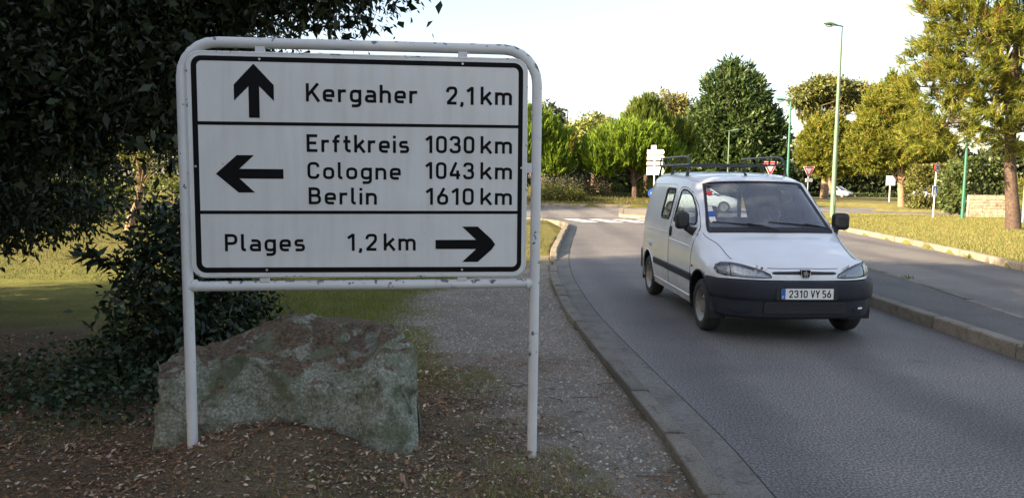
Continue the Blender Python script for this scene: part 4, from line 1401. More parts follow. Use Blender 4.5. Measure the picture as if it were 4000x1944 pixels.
tag(person, 'driver in a dark shirt behind the wheel of the white van', 'person')
J = [((0, 0, 0), .15, .12), ((0, .02, .22), .155, .11), ((0, .04, .42), .17, .11), ((0, .03, .54), .07), ((0, .01, .60), .055),
     ((.18, .04, .47), .07), ((.24, -.12, .27), .052), ((.15, -.38, .40), .038), ((-.18, .04, .47), .07), ((-.24, -.12, .27), .052), ((-.15, -.38, .40), .038),
     ((.10, -.10, -.02), .09), ((.13, -.46, .0), .07), ((.12, -.62, -.20), .05), ((-.10, -.10, -.02), .09), ((-.13, -.46, .0), .07), ((-.12, -.62, -.20), .05)]
Ed = [(0, 1), (1, 2), (2, 3), (3, 4), (2, 5), (5, 6), (6, 7), (2, 8), (8, 9), (9, 10), (0, 11), (11, 12), (12, 13), (0, 14), (14, 15), (15, 16)]
skin_body('body', J, Ed, M['shirt'], person)
hd = MB()
hv, hf = [], []
nu, nv = 16, 12
for i in range(nv + 1):
    t = math.pi * i / nv
    for k in range(nu):
        a = 2 * math.pi * k / nu
        x, y, z = .075 * math.sin(t) * math.cos(a), .095 * math.sin(t) * math.sin(a), .12 * math.cos(t)
        if z < 0: x *= 1 + z * 1.6; y *= 1 + z * .8
        if y < -.05 and abs(x) < .02 and -.03 < z < .02: y -= .02          # nose
        if y < -.05 and .015 < abs(x) < .045 and .0 < z < .03: y += .008   # eye sockets
        hv.append((x, y, .70 + z))
for i in range(nv):
    for k in range(nu):
        hf.append((i * nu + k, (i + 1) * nu + k, (i + 1) * nu + (k + 1) % nu, i * nu + (k + 1) % nu))
head = hd.add(hv, hf).build('head', M['skin'], person, smooth=True, angle=180)
hair = MB()
hv2 = [(x * 1.08, y * 1.06 + .008, .70 + (z - .70) * 1.07) for x, y, z in hv if True]
hf2 = [f for f in hf if all(hv2[i][2] > .70 + .045 or (hv2[i][1] > .01 and hv2[i][2] > .66) for i in f)]
hair.add(hv2, hf2).build('hair', M['hair'], head, smooth=True)
for s in (-1, 1):
    MB().tube([(s * .072, .005, .675), (s * .083, .012, .70), (s * .076, .012, .725)], [.008, .012, .008], 6).build('ear', M['skin'], head, smooth=True)
    MB().tube([(s * .03 - .008, -.082, .715), (s * .03 + .008, -.082, .715)], .006, 6).build('eye', M['sign_black'], head)
    hm = empty('hand', (s * .15, -.38, .40), 0, person)
    MB().tube([(0, .03, 0), (0, -.02, .01), (0, -.06, .02)], [.026, .034, .03], 8).build('palm', M['skin'], hm, smooth=True)
    for k in range(4):
        xx = -.026 + .017 * k
        MB().tube([(xx, -.05, .03), (xx, -.09, .035 - .002 * k), (xx, -.105, .01), (xx, -.085, -.015)], [.0095, .009, .0085, .007], 6).build('finger', M['skin'], hm, smooth=True)
    MB().tube([(-s * .03, -.01, .015), (-s * .05, -.04, .03), (-s * .045, -.075, .03)], [.012, .010, .008], 6).build('thumb', M['skin'], hm, smooth=True)
MB().tube([(-.02, -.085, .655), (.02, -.085, .655)], .004, 6).build('mouth', plain('lip', (.25, .1, .09)), head)

# ------------------------------------------------------------------ street lamps
def street_lamp(loc, h, arm_dir, mat, label, r=0.085, head=0.85, tilt=8):
    root = empty('street_lamp', loc)
    tag(root, label, 'street lamp', 'street lamps')
    MB().tube([(0, 0, -.3), (0, 0, h * .12), (0, 0, h * .5), (0, 0, h)], [r * 1.15, r * 1.1, r * .85, r * .55], 12).build('pole', mat, root, smooth=True)
    MB().box((0, -r * 1.05, .75), (.09, .02, .4)).build('access_door', mat, root)
    a = Vector((math.cos(R_(arm_dir)), math.sin(R_(arm_dir)), 0))
    sd = Vector((-a.y, a.x, 0))
    vs, fs = [], []
    # tapering luminaire: narrow neck at the pole, broad rounded hood at the end
    secs = [(-.10, .05, .035), (0.0, .07, .05), (.16, .075, .05), (.34, .11, .07), (.55, .17, .11), (.78, .19, .12), (.95, .14, .08), (1.02, .03, .03)]
    n = 12
    for (t, w, hh) in secs:
        c = Vector((0, 0, h + .04)) + a * (t * head) + Vector((0, 0, t * head * math.tan(R_(tilt))))
        for k in range(n):
            al = 2 * math.pi * k / n
            z = math.sin(al)
            vs.append(c + sd * (w * head * math.cos(al)) + Vector((0, 0, hh * head * (z if z > 0 else z * .45))))
    for i in range(len(secs) - 1):
        for k in range(n):
            fs.append((i * n + k, i * n + (k + 1) % n, (i + 1) * n + (k + 1) % n, (i + 1) * n + k))
    fs += [tuple(range(n))[::-1], tuple(range((len(secs) - 1) * n, len(secs) * n))]
    hd = MB().add(vs, fs).build('lamp_head', mat, root, smooth=True)
    c = Vector((0, 0, h + .04 - .03 * head)) + a * (.68 * head) + Vector((0, 0, .68 * head * math.tan(R_(tilt))))
    Bm = Matrix.Translation(c) @ Matrix.Rotation(math.atan2(a.y, a.x), 4, 'Z') @ Matrix.Diagonal((1.5, 1, 1, 1))
    MB().lathe([(.16 * head, 0), (.15 * head, -.05 * head), (.10 * head, -.11 * head), (.04 * head, -.135 * head), (.003, -.14 * head)], 16, Bm).build('lamp_bowl', M['lamp_glass'], hd, smooth=True)
    return root
street_lamp((13.75, 33.0, .1), 8.0, 187, M['lamp_pale'], 'tall pale green lamp post, nearest and highest, standing on the dry lawn', .095, .78)
street_lamp((16.1, 45.2, 0), 6.2, 178, M['lamp_green'], 'dark green lamp post standing right of the big cypress', .085, .85)
street_lamp((19.5, 70, -.3), 6.25, 20, M['lamp_pale'], 'thin pale lamp post in front of the big cypress', .07, 1.1)
street_lamp((5.6, 80, 0), 8.4, 250, M['lamp_pale'], 'far lamp post on the skyline beside the frame of the direction sign', .08, .9)
street_lamp((19.45, 33.2, .1), 4.7, 178, M['lamp_green'], 'green lamp post half hidden by the big pine, beside the stone wall', .065, .7)

# ------------------------------------------------------------------ small signs
def disc(r, n=28):
    return [(r * math.cos(2 * math.pi * k / n), r * math.sin(2 * math.pi * k / n)) for k in range(n)]
def flat_fr(rz, x=0, y=0):
    c, s = math.cos(rz), math.sin(rz)
    return lambda u, v, d: Vector((x + u * c + d * s, y + u * s - d * c, v))
def yield_sign(loc, top, w, label, plate=True):
    root = empty('yield_sign', loc)
    tag(root, label, 'road sign', 'give way signs')
    fr = flat_fr(0, 0, -.05)
    h = w * .88
    MB().tube([(0, 0, -.3), (0, 0, top - .1)], .03, 8).build('post', M['post_white'], root, smooth=True)
    def tri(k, zc):
        return [(-w / 2 * k, zc + h * .36 * k), (-w * .46 * k, zc + h * .40 * k), (w * .46 * k, zc + h * .40 * k), (w / 2 * k, zc + h * .36 * k), (w * .05 * k, zc - h * .62 * k), (-w * .05 * k, zc - h * .62 * k)]
    zc = top - h * .40
    pn = MB().prism(tri(1, zc), fr, 0, .02).build('plate', M['post_white'], root)
    MB().prism(tri(.93, zc), fr, .02, .023).build('red_triangle', M['sign_red'], pn)
    MB().prism(tri(.54, zc), fr, .023, .026).build('white_triangle', M['post_white'], pn)
    if plate:
        z = top - h - .12
        MB().prism([(-.19, z - .2), (.24, z - .2), (.24, z), (-.19, z)], fr, 0, .015).build('lower_plate', M['post_white'], root)
yield_sign((17.62, 46.0, 0), 2.50, .68, 'red and white give way triangle with a small plate below, right of the van')
yield_sign((12.05, 36.2, 0), 2.55, .70, 'red and white give way triangle seen through the roof rack of the van', False)

# arrow signs of the roundabout
ar = empty('fingerpost', (8.48, 46.2, 0))
tag(ar, 'post with a stack of white arrow shaped direction plates, left of the van', 'road sign')
MB().tube([(0, 0, -.2), (0, 0, 3.4)], .045, 10).build('post', M['post_white'], ar, smooth=True)
afr = flat_fr(R_(-38), -.03, -.05)
for (z0, z1, a, b) in ((3.43, 3.66, -.22, .12), (3.12, 3.40, -.48, .58), (2.79, 3.03, -.48, .62), (2.48, 2.70, -.48, .62), (1.92, 2.38, -.48, .55)):
    zm, t = (z0 + z1) / 2, (z1 - z0) / 2 * .55
    MB().prism([(a, z0), (b, z0), (b + t, zm), (b, z1), (a, z1)] if b > .2 else [(a, z0), (b, z0), (b, z1), (a, z1)], afr, 0, .03).build('arrow_plate', M['post_white'], ar)
bd = empty('direction_bollard', (8.52, 46.9, 0))
tag(bd, 'round blue sign low beside the fingerpost, partly behind the van', 'road sign')
MB().tube([(0, 0, -.2), (0, 0, .9)], .04, 8).build('post', M['post_white'], bd, smooth=True)
b0 = MB().prism([(u, v + .80) for u, v in disc(.29)], flat_fr(0, 0, -.05), 0, .02).build('disc', M['sign_blue'], bd)
MB().prism([(-.12, .74), (.04, .74), (.04, .66), (.16, .80), (.04, .94), (.04, .86), (-.12, .86)], flat_fr(0, 0, -.05), .02, .024).build('arrow', M['post_white'], b0)

# speed sign with blue plate
sp = empty('speed_sign', (18.62, 34.0, .1))
tag(sp, 'white post with a round red rimmed sign on top and a small blue plate', 'road sign')
MB().tube([(0, 0, -.3), (.03, 0, 2.4)], .032, 8).build('post', M['post_white'], sp, smooth=True)
sfr2 = flat_fr(R_(31), .03, -.05)
s0 = MB().prism([(u, v + 2.20) for u, v in disc(.21)], sfr2, 0, .02).build('disc', M['sign_red'], sp)
s1 = MB().prism([(u, v + 2.20) for u, v in disc(.155)], sfr2, .02, .024).build('white_disc', M['post_white'], s0)
text_parts('digit', '30', -.11, .11, 2.11, .18, lambda u, v, d: sfr2(u, v, d + .024), M['sign_black'], s1, stroke=.2, lift=.003)
b1 = MB().prism([(-.15, .98), (.15, .98), (.15, 1.41), (-.15, 1.41)], flat_fr(R_(22), -.02, -.06), 0, .015).build('blue_plate', M['post_white'], sp)
MB().prism([(-.13, 1.06), (.13, 1.06), (.13, 1.39), (-.13, 1.39)], flat_fr(R_(22), -.02, -.06), .015, .018).build('blue_field', M['sign_blue'], b1)
MB().prism([(-.08, 1.06), (.08, 1.06), (.02, 1.33), (-.02, 1.33)], flat_fr(R_(22), -.02, -.06), .018, .021).build('white_wedge', M['post_white'], b1)
sq = empty('notice_board', (32.8, 67.0, gz(32.8, 67)))
tag(sq, 'square white board on a thin post in the far lawn between two pines', 'road sign')
MB().tube([(0, 0, -.2), (0, 0, 2.1)], .05, 8).build('post', M['post_white'], sq, smooth=True)
MB().prism([(-.43, 1.42), (.43, 1.42), (.43, 2.25), (-.43, 2.25)], flat_fr(R_(8), 0, -.06), 0, .02).build('panel', M['post_white'], sq)
wp = MB().tube([(0, 0, -.2), (0, 0, .55), (0, 0, .6)], [.05, .05, .02], 8).build('marker_post', M['post_white'], None, smooth=True, loc=(6.6, 55.5, gz(6.6, 55.5)))
tag(wp, 'short white marker post on the roundabout island', 'post')
gp = MB().tube([(0, 0, -.2), (0, 0, 1.85), (0, 0, 1.9)], [.05, .05, .03], 8).build('grey_post', M['steel'], None, smooth=True, loc=(20.15, 30.3, .1))
tag(gp, 'plain grey post behind the trunk of the big pine', 'post')

# ------------------------------------------------------------------ stone wall at the right
M['wall_stone'] = stone_mat('wall_stone', (0.30, 0.23, 0.16), (0.50, 0.41, 0.32), 9, 0.6)
M['mortar'] = plain('mortar', (0.36, 0.31, 0.25), 0.95, var=0.15, scale=20)
wall = empty('stone_wall', (20.75, 34.9, .05))
tag(wall, 'low wall of pale rough stones with a gate pier', 'wall')
rw_ = random.Random(3)
wd = Vector((.32, -1.62, 0)).normalized()                      # runs towards the camera, slightly right
wn2 = Vector((wd.y, -wd.x, 0))
def wall_face(origin, dirv, length, height, depth):
    nv = Vector((dirv.y, -dirv.x, 0))
    MB().prism([(0, 0), (length, 0), (length, height), (0, height)], lambda u, v, d: origin + dirv * u + nv * d + Vector((0, 0, v)), -depth + .03, -.03).build('core', M['mortar'], wall)
    z = 0.0
    while z < height - .05:
        h = rw_.uniform(.12, .2)
        if z + h > height - .06: h = height - z
        u = 0.0
        while u < length - .02:
            l = rw_.uniform(.2, .42)
            if u + l > length - .12: l = length - u
            for sd in (1,):
                p = rw_.uniform(-.008, .014)
                g = .009
                j = [rw_.uniform(-.006, .006) for _ in range(8)]
                poly = [(u + g + j[0], z + g + j[1]), (u + l - g + j[2], z + g + j[3]), (u + l - g + j[4], z + h - g + j[5]), (u + g + j[6], z + h - g + j[7])]
                MB().prism(poly, lambda a, b, d: origin + dirv * a + nv * d + Vector((0, 0, b)), -.10, p).build('stone', M['wall_stone'], wall)
            u += l
        z += h
# long face looks back towards the viewer: from the left end to the pier
wall_face(Vector((0, 0, 0)), Vector((.985, -.17, 0)).normalized(), 1.75, 1.05, .35)
wall_face(Vector((1.95, -2.0, 0)), Vector((.97, -.2, 0)).normalized(), .75, 1.0, .35)
MB().box((1.80, -1.95, .5), (.30, .30, 1.15)).build('pier', M['kerb_pale'], wall, bevel=.02)

# ------------------------------------------------------------------ parked cars
M['silver'] = plain('silver_paint', (0.52, 0.54, 0.58), 0.3, 0.3, 0.05, 3, coat=0.5)
M['white_car'] = plain('white_paint', (0.72, 0.72, 0.71), 0.35, var=0.04, coat=0.5)
M['dark_glass'] = plain('dark_car_glass', (0.02, 0.024, 0.03), 0.08, var=0.1)
M['red_lens'] = plain('red_lens', (0.35, 0.02, 0.02), 0.2)
def car(name, loc, rz, paint, label, estate=True):
    """front at -y; length 4.2"""
    root = empty(name, loc, rz)
    tag(root, label, 'car')
    L_, W_ = 4.2, .87
    st = [(0.0, .62, .30, .55), (.10, .76, .24, .68), (.45, .84, .22, .80), (1.15, .87, .22, .93), (2.0, .88, .22, .95), (3.0, .88, .22, .97), (3.8, .85, .24, .98), (4.12, .78, .30, .95), (4.2, .66, .36, .85)]
    rows = []
    for (y, w, z0, z1) in st:
        zm = z0 + (z1 - z0) * .55
        half = [(w * .86, z0), (w, z0 + .10), (w * 1.0, zm), (w * .95, z1 - .06), (w * .80, z1), (0, z1 + .02)]
        rows.append([(-x, y, z) for x, z in half] + [(x, y, z) for x, z in half[::-1][1:]])
    G = cr_rows(np.array(rows), 3)
    nr_, nc_ = G.shape[:2]
    I = np.arange(nr_ * nc_).reshape(nr_, nc_)
    Q = np.stack([I[:-1, :-1], I[:-1, 1:], I[1:, 1:], I[1:, :-1]], -1).reshape(-1, 4)
    b = grid_mesh('body', G.reshape(-1, 3), Q, paint, root)
    MB().add([tuple(p) for p in G[0]], [tuple(range(nc_))]).build('nose', paint, root)
    MB().add([tuple(p) for p in G[-1]], [tuple(range(nc_))]).build('tail', paint, root)
    back = [(3.75, 1.0), (3.55, 1.42)] if estate else [(3.55, 1.0), (2.95, 1.40)]
    gl = [(1.05, .93, .80, .80), (1.85, 1.43, .60, .62), (2.6, 1.47, .62, .62), (back[1][0], back[1][1], .58, .58), (back[0][0] + .25, .98, .76, .76)]
    vs = []
    for (y, z, w, _) in gl: vs += [(-w, y, z), (w, y, z)]
    base = [(-.82, 1.05, .92), (.82, 1.05, .92), (.83, back[0][0] + .25, .96), (-.83, back[0][0] + .25, .96)]
    cab = MB()
    n = len(gl)
    for i in range(n - 1):
        cab.add([vs[2 * i], vs[2 * i + 1], vs[2 * i + 3], vs[2 * i + 2]], [(0, 1, 2, 3)])
    low = [(-.83, y, .93) for (y, z, w, _) in gl]
    for i in range(n - 1):
        for sg in (0, 1):
            a, c = vs[2 * i + sg], vs[2 * i + 2 + sg]
            k = -1 if sg == 0 else 1
            cab.add([a, c, (k * .83, c[1], .94), (k * .83, a[1], .94)], [(0, 1, 2, 3)])
    cab.build('cabin_glass', M['dark_glass'], root)
    rf = MB()
    for i in (1, 2):
        a, b_, c, d = [Vector(v) for v in (vs[2 * i], vs[2 * i + 1], vs[2 * i + 3], vs[2 * i + 2])]
        up = Vector((0, 0, .02))
        rf.add([a * 1.0 + up, b_ + up, c + up, d + up, (a + d) / 2 + up, (b_ + c) / 2 + up], [(0, 1, 2, 3)])
    rf.build('roof', paint, root)
    for sg in (-1, 1):
        for (ya, za, wa, yb, zb, wb) in ((1.05, .93, .80, 1.85, 1.44, .60), (2.45, .95, .84, 2.42, 1.46, .62), (gl[-1][0], .98, .77, back[1][0], back[1][1], .58), (1.85, 1.445, .61, back[1][0], back[1][1] + .01, .60)):
            MB().tube([(sg * wa, ya, za), (sg * wb, yb, zb)], .035, 6).build('pillar', paint, root)
        MB().box((sg * .60, .12, .64), (.26, .10, .12), Matrix.Rotation(R_(20 * sg), 3, 'Z')).build('headlight', M['chrome'], root, bevel=.03)
        MB().box((sg * .66, 4.13, .78), (.16, .12, .22)).build('tail_light', M['red_lens'], root, bevel=.02)
        MB().box((sg * .95, 1.35, 1.0), (.16, .08, .12)).build('door_mirror', paint, root, bevel=.03)
        for y in (.82, 3.38):
            w = empty('wheel', (sg * .80, y, .30), 0, root)
            A = Matrix.Rotation(R_(90) * sg, 4, 'Y')
            MB().lathe([(.20, .08), (.27, .085), (.30, .06), (.30, -.06), (.27, -.085)], 20, A).build('tyre', M['tyre'], w, smooth=True)
            MB().lathe([(.0, .085), (.06, .08), (.15, .07), (.20, .084)], 20, A).build('rim', M['rim'], w, smooth=True)
    MB().box((0, -.012, .40), (1.1, .04, .14)).build('air_intake', M['black'], root, bevel=.01)
    MB().box((0, .0, .56), (.5, .05, .10)).build('number_plate', M['plate'], root)
    return root
car('parked_car', (46.6, 106, gz(46.6, 106)), R_(38), M['silver'], 'silver hatchback parked beyond the leaning pine, seen from the front', True)
car('parked_car', (55.9, 108, gz(55.9, 108)), R_(205), M['silver'], 'silver saloon parked beside the ivy hedge, seen from behind', False)
car('passing_car', (11.6, 39.6, 0), R_(82), M['white_car'], 'white car on the roundabout seen through the windows of the van', True)

# ------------------------------------------------------------------ foliage
def unit(v): return v / (np.linalg.norm(v, axis=-1, keepdims=True) + 1e-9)
def shell(rng, blobs, n, lo=0.6, hi=1.0):
    B = np.array(blobs, float)
    w = B[:, 3] * B[:, 4] + B[:, 4] * B[:, 5] + B[:, 3] * B[:, 5]
    k = rng.choice(len(B), n, p=w / w.sum())
    d = unit(rng.normal(size=(n, 3)))
    r = (lo ** 3 + (hi ** 3 - lo ** 3) * rng.random(n)) ** (1 / 3)
    P = B[k, :3] + d * r[:, None] * B[k, 3:6]
    N = unit(d / B[k, 3:6])
    return P, N
def cards(rng, P, D, L, W, fold=0.2):
    n = len(P)
    D = unit(D)
    S = unit(np.cross(D, rng.normal(size=(n, 3))))
    U = np.cross(S, D)
    L = np.broadcast_to(np.asarray(L, float), (n,))[:, None]
    W = np.broadcast_to(np.asarray(W, float), (n,))[:, None]
    mid = P + D * L * 0.45
    V = np.stack([P, mid + S * W / 2 + U * W * fold, P + D * L, mid - S * W / 2 + U * W * fold], 1)
    return V
def tints(rng, n, pal, per, var=0.3):
    pal = np.array(pal, float)
    c = pal[rng.integers(0, len(pal), n)] * (1 - var + 2 * var * rng.random((n, 1)))
    return np.repeat(c, per, axis=0)
def clumps(rng, blobs, nc, k, spread, lo=0.6, hi=1.0):
    P, N = shell(rng, blobs, nc, lo, hi)
    P = np.repeat(P, k, 0) + rng.normal(size=(nc * k, 3)) * spread
    return P, np.repeat(N, k, 0)
def leaf_crown(name, rng, blobs, nc, k, spread, L, W, pal, mat, parent, droop=0.25, out=0.6, lo=0.55, var=0.3, hi=1.0):
    P, N = clumps(rng, blobs, nc, k, spread, lo, hi)
    n = len(P)
    D = N * out + rng.normal(size=(n, 3)) * 0.8 + np.array([0, 0, -droop])
    V = cards(rng, P, D, L * (0.7 + 0.6 * rng.random(n)), W * (0.7 + 0.6 * rng.random(n)))
    ct = np.repeat(0.75 + 0.5 * rng.random(nc), k)              # clumps of older and younger leaves
    c = tints(rng, n, pal, 4, var) * np.repeat(ct, 4)[:, None]
    return np_mesh(name, V.reshape(-1, 3), 4, mat, parent, c)
def pine_crown(name, rng, blobs, nc, k, spread, L, pal, parent, needles=12, w=0.022, up=0.7, lo=0.55, brown=0.02, fan=0.30):
    P, N = clumps(rng, blobs, nc, k, spread, lo)
    n = len(P)
    A = unit(N * 0.7 + np.array([0, 0, up]) + rng.normal(size=(n, 3)) * 0.28)
    Lt = L * (0.7 + 0.6 * rng.random(n))
    ax = np.repeat(A, needles, 0)
    m = len(ax)
    D = unit(ax + rng.normal(size=(m, 3)) * fan)
    off = rng.random((m, 1)) * np.repeat(Lt, needles)[:, None] * 0.9
    base = np.repeat(P, needles, 0) + ax * off
    S = unit(np.cross(D, rng.normal(size=(m, 3))))
    ln = np.repeat(Lt, needles)[:, None] * (0.45 + 0.3 * rng.random((m, 1)))
    V = np.stack([base - S * w / 2, base + S * w / 2, base + D * ln], 1)
    pal = np.array(pal)
    ct = pal[rng.integers(0, len(pal), n)] * (0.75 + 0.5 * rng.random((n, 1)))
    br = rng.random(n) < brown
    ct[br] = np.array([0.20, 0.095, 0.03])
    c = np.repeat(ct, needles, 0) * (0.8 + 0.4 * rng.random((m, 1)))
    return np_mesh(name, V.reshape(-1, 3), 3, M['needle'], parent, np.repeat(c, 3, 0))
def trunk(parent, pts, rad, limbs, mat, rnd, seg=9, name='trunk'):
    mb = MB()
    mb.tube(pts, rad, seg)
    for (i, tip, r) in limbs:
        a = Vector(pts[i])
        b = Vector(tip)
        m1 = a.lerp(b, .35) + Vector((rnd.uniform(-.12, .12), rnd.uniform(-.12, .12), rnd.uniform(-.05, .12))) * (b - a).length * .5
        m2 = a.lerp(b, .7) + Vector((rnd.uniform(-.12, .12), rnd.uniform(-.12, .12), rnd.uniform(-.02, .12))) * (b - a).length * .4
        mb.tube([a, m1, m2, b], [r, r * .75, r * .5, r * .22], 6)
        for q in range(3):
            c = m2.lerp(b, q / 3)
            e = c + Vector((rnd.uniform(-1, 1), rnd.uniform(-1, 1), rnd.uniform(-.2, .9))) * (b - a).length * .3
            mb.tube([c, e], [r * .35, r * .1], 5)
    return mb.build(name, mat, parent, smooth=True)
def rel(blobs, loc):
    return [(b[0] - loc[0], b[1] - loc[1], b[2] - loc[2]) + tuple(b[3:]) for b in blobs]
def limb_set(blobs, npts, rnd, r, count):
    out = []
    for k in range(count):
        b = blobs[k % len(blobs)]
        tip = (b[0] + rnd.uniform(-.7, .7) * b[3], b[1] + rnd.uniform(-.7, .7) * b[4], b[2] + rnd.uniform(-.3, .6) * b[5])
        out.append((rnd.randint(max(1, npts - 3), npts - 1), tip, r * rnd.uniform(.6, 1)))
    return out

LIME = [(0.195, 0.270, 0.022), (0.150, 0.225, 0.020), (0.085, 0.145, 0.016)]
OLIVE = [(0.205, 0.212, 0.026), (0.165, 0.188, 0.024), (0.105, 0.130, 0.018), (0.225, 0.205, 0.032)]
def pine(loc, tpts, trad, blobs, label, pal, nc, k, spread, L, seed, needles=12, w=0.022, brown=0.02, lo=.55, limbs=8, name='pine_tree', up=.7, bark='bark', fan=.30):
    rng = np.random.default_rng(seed)
    rnd = random.Random(seed)
    root = empty(name, loc)
    tag(root, label, 'tree', 'pines')
    b = rel(blobs, loc)
    trunk(root, tpts, trad, limb_set(b, len(tpts), rnd, trad[-1] * .8, limbs), M[bark], rnd)
    pine_crown('crown', rng, b, nc, k, spread, L, pal, root, needles, w, up, lo, brown, fan)
    return root
# pines on the roundabout island
g0 = gz(8.0, 50.5)
pine((8.0, 50.5, g0), [(0, 0, -.3), (0.02, 0, .5), (-.05, 0, 1.0), (-.1, 0, 1.5), (-.2, 0, 2.3)], [.22, .19, .17, .16, .10],
     [(7.6, 50.5, 3.5, 2.9, 2.6, 1.25), (5.9, 50.3, 2.8, 1.5, 1.6, 1.0), (9.4, 50.3, 2.8, 1.6, 1.6, 1.0), (7.8, 50.3, 4.2, 1.7, 1.8, .8)],
     'round topped bright green pine on the roundabout, trunk showing left of the van', LIME, 1250, 6, .13, .50, 11, 10, .075, .004, .62, 12, up=1.5, fan=.24)
g0 = gz(1.4, 50.5)
pine((1.4, 50.5, g0), [(0, 0, -.3), (0.05, 0, .5), (.1, 0, 1.2), (.1, 0, 2.0)], [.2, .18, .16, .10],
     [(0.5, 50.5, 4.2, 2.5, 2.4, 1.6), (2.6, 50.2, 3.2, 1.45, 1.5, 1.2), (2.6, 50.0, 2.5, 1.2, 1.2, .8)],
     'bright green pine on the roundabout next to the right leg of the direction sign', LIME, 1050, 6, .13, .50, 12, 10, .075, .012, .62, 9, up=1.5, fan=.24)
g0 = gz(10.2, 59)
pine((10.2, 59, g0), [(0, 0, -.3), (0, 0, 2), (0, 0, 4), (0, 0, 6)], [.2, .17, .13, .08],
     [(10.2, 59, 5.0, 1.9, 1.8, 1.5), (10.1, 59, 6.1, 1.1, 1.2, 1.2), (12.2, 60, 4.4, 1.7, 1.7, 1.3)],
     'spiky young pine rising behind the round topped pine', [(0.125, .16, .02), (.085, .12, .018)], 700, 6, .14, .62, 13, 10, .085, .004, .55, 8, up=1.8, fan=.22)
# pines on the right lawn
g0 = gz(29.9, 71)
pine((29.9, 71, g0), [(0, 0, -.4), (-.35, 0, .7), (-.62, 0, 1.5), (-.75, 0, 2.2), (-.7, 0, 3.2)], [.27, .24, .22, .20, .13],
     [(29.5, 71, 4.5, 3.2, 2.8, 2.5), (28.0, 71, 4.6, 1.9, 1.9, 2.0), (28.6, 71, 6.3, 1.6, 1.6, 1.2), (31.6, 71, 4.0, 1.5, 1.5, 1.6)],
     'rounded pine with a leaning trunk, left of the three on the far lawn', OLIVE, 800, 12, .18, .38, 14, 12, .085, .004, .6, 10, bark='bark_pale', fan=.55)
g0 = gz(23.8, 47)
pine((23.8, 47, g0), [(0, 0, -.4), (-.06, 0, .7), (-.16, 0, 1.4), (-.22, 0, 2.2), (-.3, 0, 3.6)], [.24, .21, .19, .17, .10],
     [(23.2, 47, 4.2, 2.4, 2.2, 2.1), (22.7, 47, 6.0, 1.5, 1.5, 1.6), (25.0, 47, 3.6, 1.5, 1.5, 1.5), (21.5, 47, 3.6, 1.3, 1.3, 1.3), (22.9, 47, 7.1, .6, .6, .8)],
     'middle pine of the right lawn with a short straight trunk and pointed top', OLIVE, 800, 12, .16, .32, 15, 13, .058, .006, .5, 12, bark='bark_pale', fan=.55)
g0 = gz(17.0, 26)
pine((17.0, 26, g0), [(0, 0, -.4), (-.06, 0, .5), (-.16, 0, 1.2), (-.27, 0, 2.1), (-.33, 0, 3.2), (-.28, 0, 4.6), (-.2, 0, 6.4)], [.27, .23, .20, .18, .17, .14, .09],
     [(16.0, 26, 6.2, 2.9, 2.4, 1.9), (14.4, 25.8, 3.5, 1.5, 1.5, .95), (14.7, 26, 4.8, 1.7, 1.6, 1.0), (17.8, 26, 7.9, 3.0, 2.6, 2.2), (18.6, 26, 3.6, 1.8, 1.6, 1.0), (15.2, 26, 7.4, 2.0, 2.0, 1.6), (16.6, 25.2, 3.3, 1.3, .9, .6), (19.5, 26, 5.6, 2.0, 2.0, 1.6)],
     'big tall pine at the right edge of the picture, nearest tree on the lawn', OLIVE, 640, 14, .105, .34, 16, 18, .026, .016, .45, 46, up=.6, fan=.45)

def leafy(name, loc, tpts, trad, blobs, label, pal, nc, k, spread, L, W, seed, mat='leaf', limbs=8, group=None, lo=.55, droop=.25, out=.6, bark='bark', var=.3):
    rng = np.random.default_rng(seed)
    rnd = random.Random(seed)
    root = empty(name, loc)
    tag(root, label, 'tree', group)
    b = rel(blobs, loc)
    trunk(root, tpts, trad, limb_set(b, len(tpts), rnd, trad[-1] * .9, limbs), M[bark], rnd)
    leaf_crown('crown', rng, b, nc, k, spread, L, W, pal, M[mat], root, droop, out, lo, var)
    return root
straight = lambda h, n=4: [(0, 0, -.4)] + [(.03 * math.sin(3 * i), .03 * math.cos(2 * i), h * i / n) for i in range(1, n + 1)]
CYP = [(0.048, 0.082, 0.018), (0.062, 0.098, 0.022), (0.034, 0.060, 0.015)]
leafy('cypress_tree', (21.9, 78, -.4), straight(9), [.5, .45, .38, .28, .15],
      [(21.89, 78.0, 3.07, 5.79, 5.28, 3.52), (22.02, 78.0, 6.59, 4.91, 4.53, 3.52), (22.02, 78.0, 9.74, 3.4, 3.27, 2.89), (22.14, 78.0, 12.0, 1.64, 1.64, 1.38), (19.12, 77.37, 4.83, 2.77, 2.77, 2.77), (24.91, 77.37, 4.83, 2.89, 2.77, 3.02)],
      'broad dark green cypress standing behind the van, tallest tree in the middle', CYP, 1700, 18, .25, .62, .19, 21, limbs=14, lo=.7, droop=-.45, out=.9)
leafy('eucalyptus_tree', (36.4, 90, -.8), [(0, 0, -.4), (.1, 0, 3), (-.2, 0, 6), (-.3, 0, 8.4)], [.5, .42, .34, .24],
      [(36.3, 90, 12.1, 2.6, 2.6, 1.5), (33.7, 90, 11.2, 1.9, 1.9, 1.2), (39.4, 90, 11.6, 1.9, 1.9, 1.2), (37.8, 90, 10.6, 1.7, 1.7, 1.0), (41.2, 90, 10.3, 1.3, 1.3, 1.0), (34.4, 90, 9.3, 1.4, 1.4, .8)],
      'tall rounded tree with bare reddish limbs, behind the lamp posts', [(0.19, 0.19, 0.045), (.145, .155, .04), (.10, .115, .034)], 700, 17, .24, .46, .19, 22, limbs=16, lo=.6, bark='bark_pale')
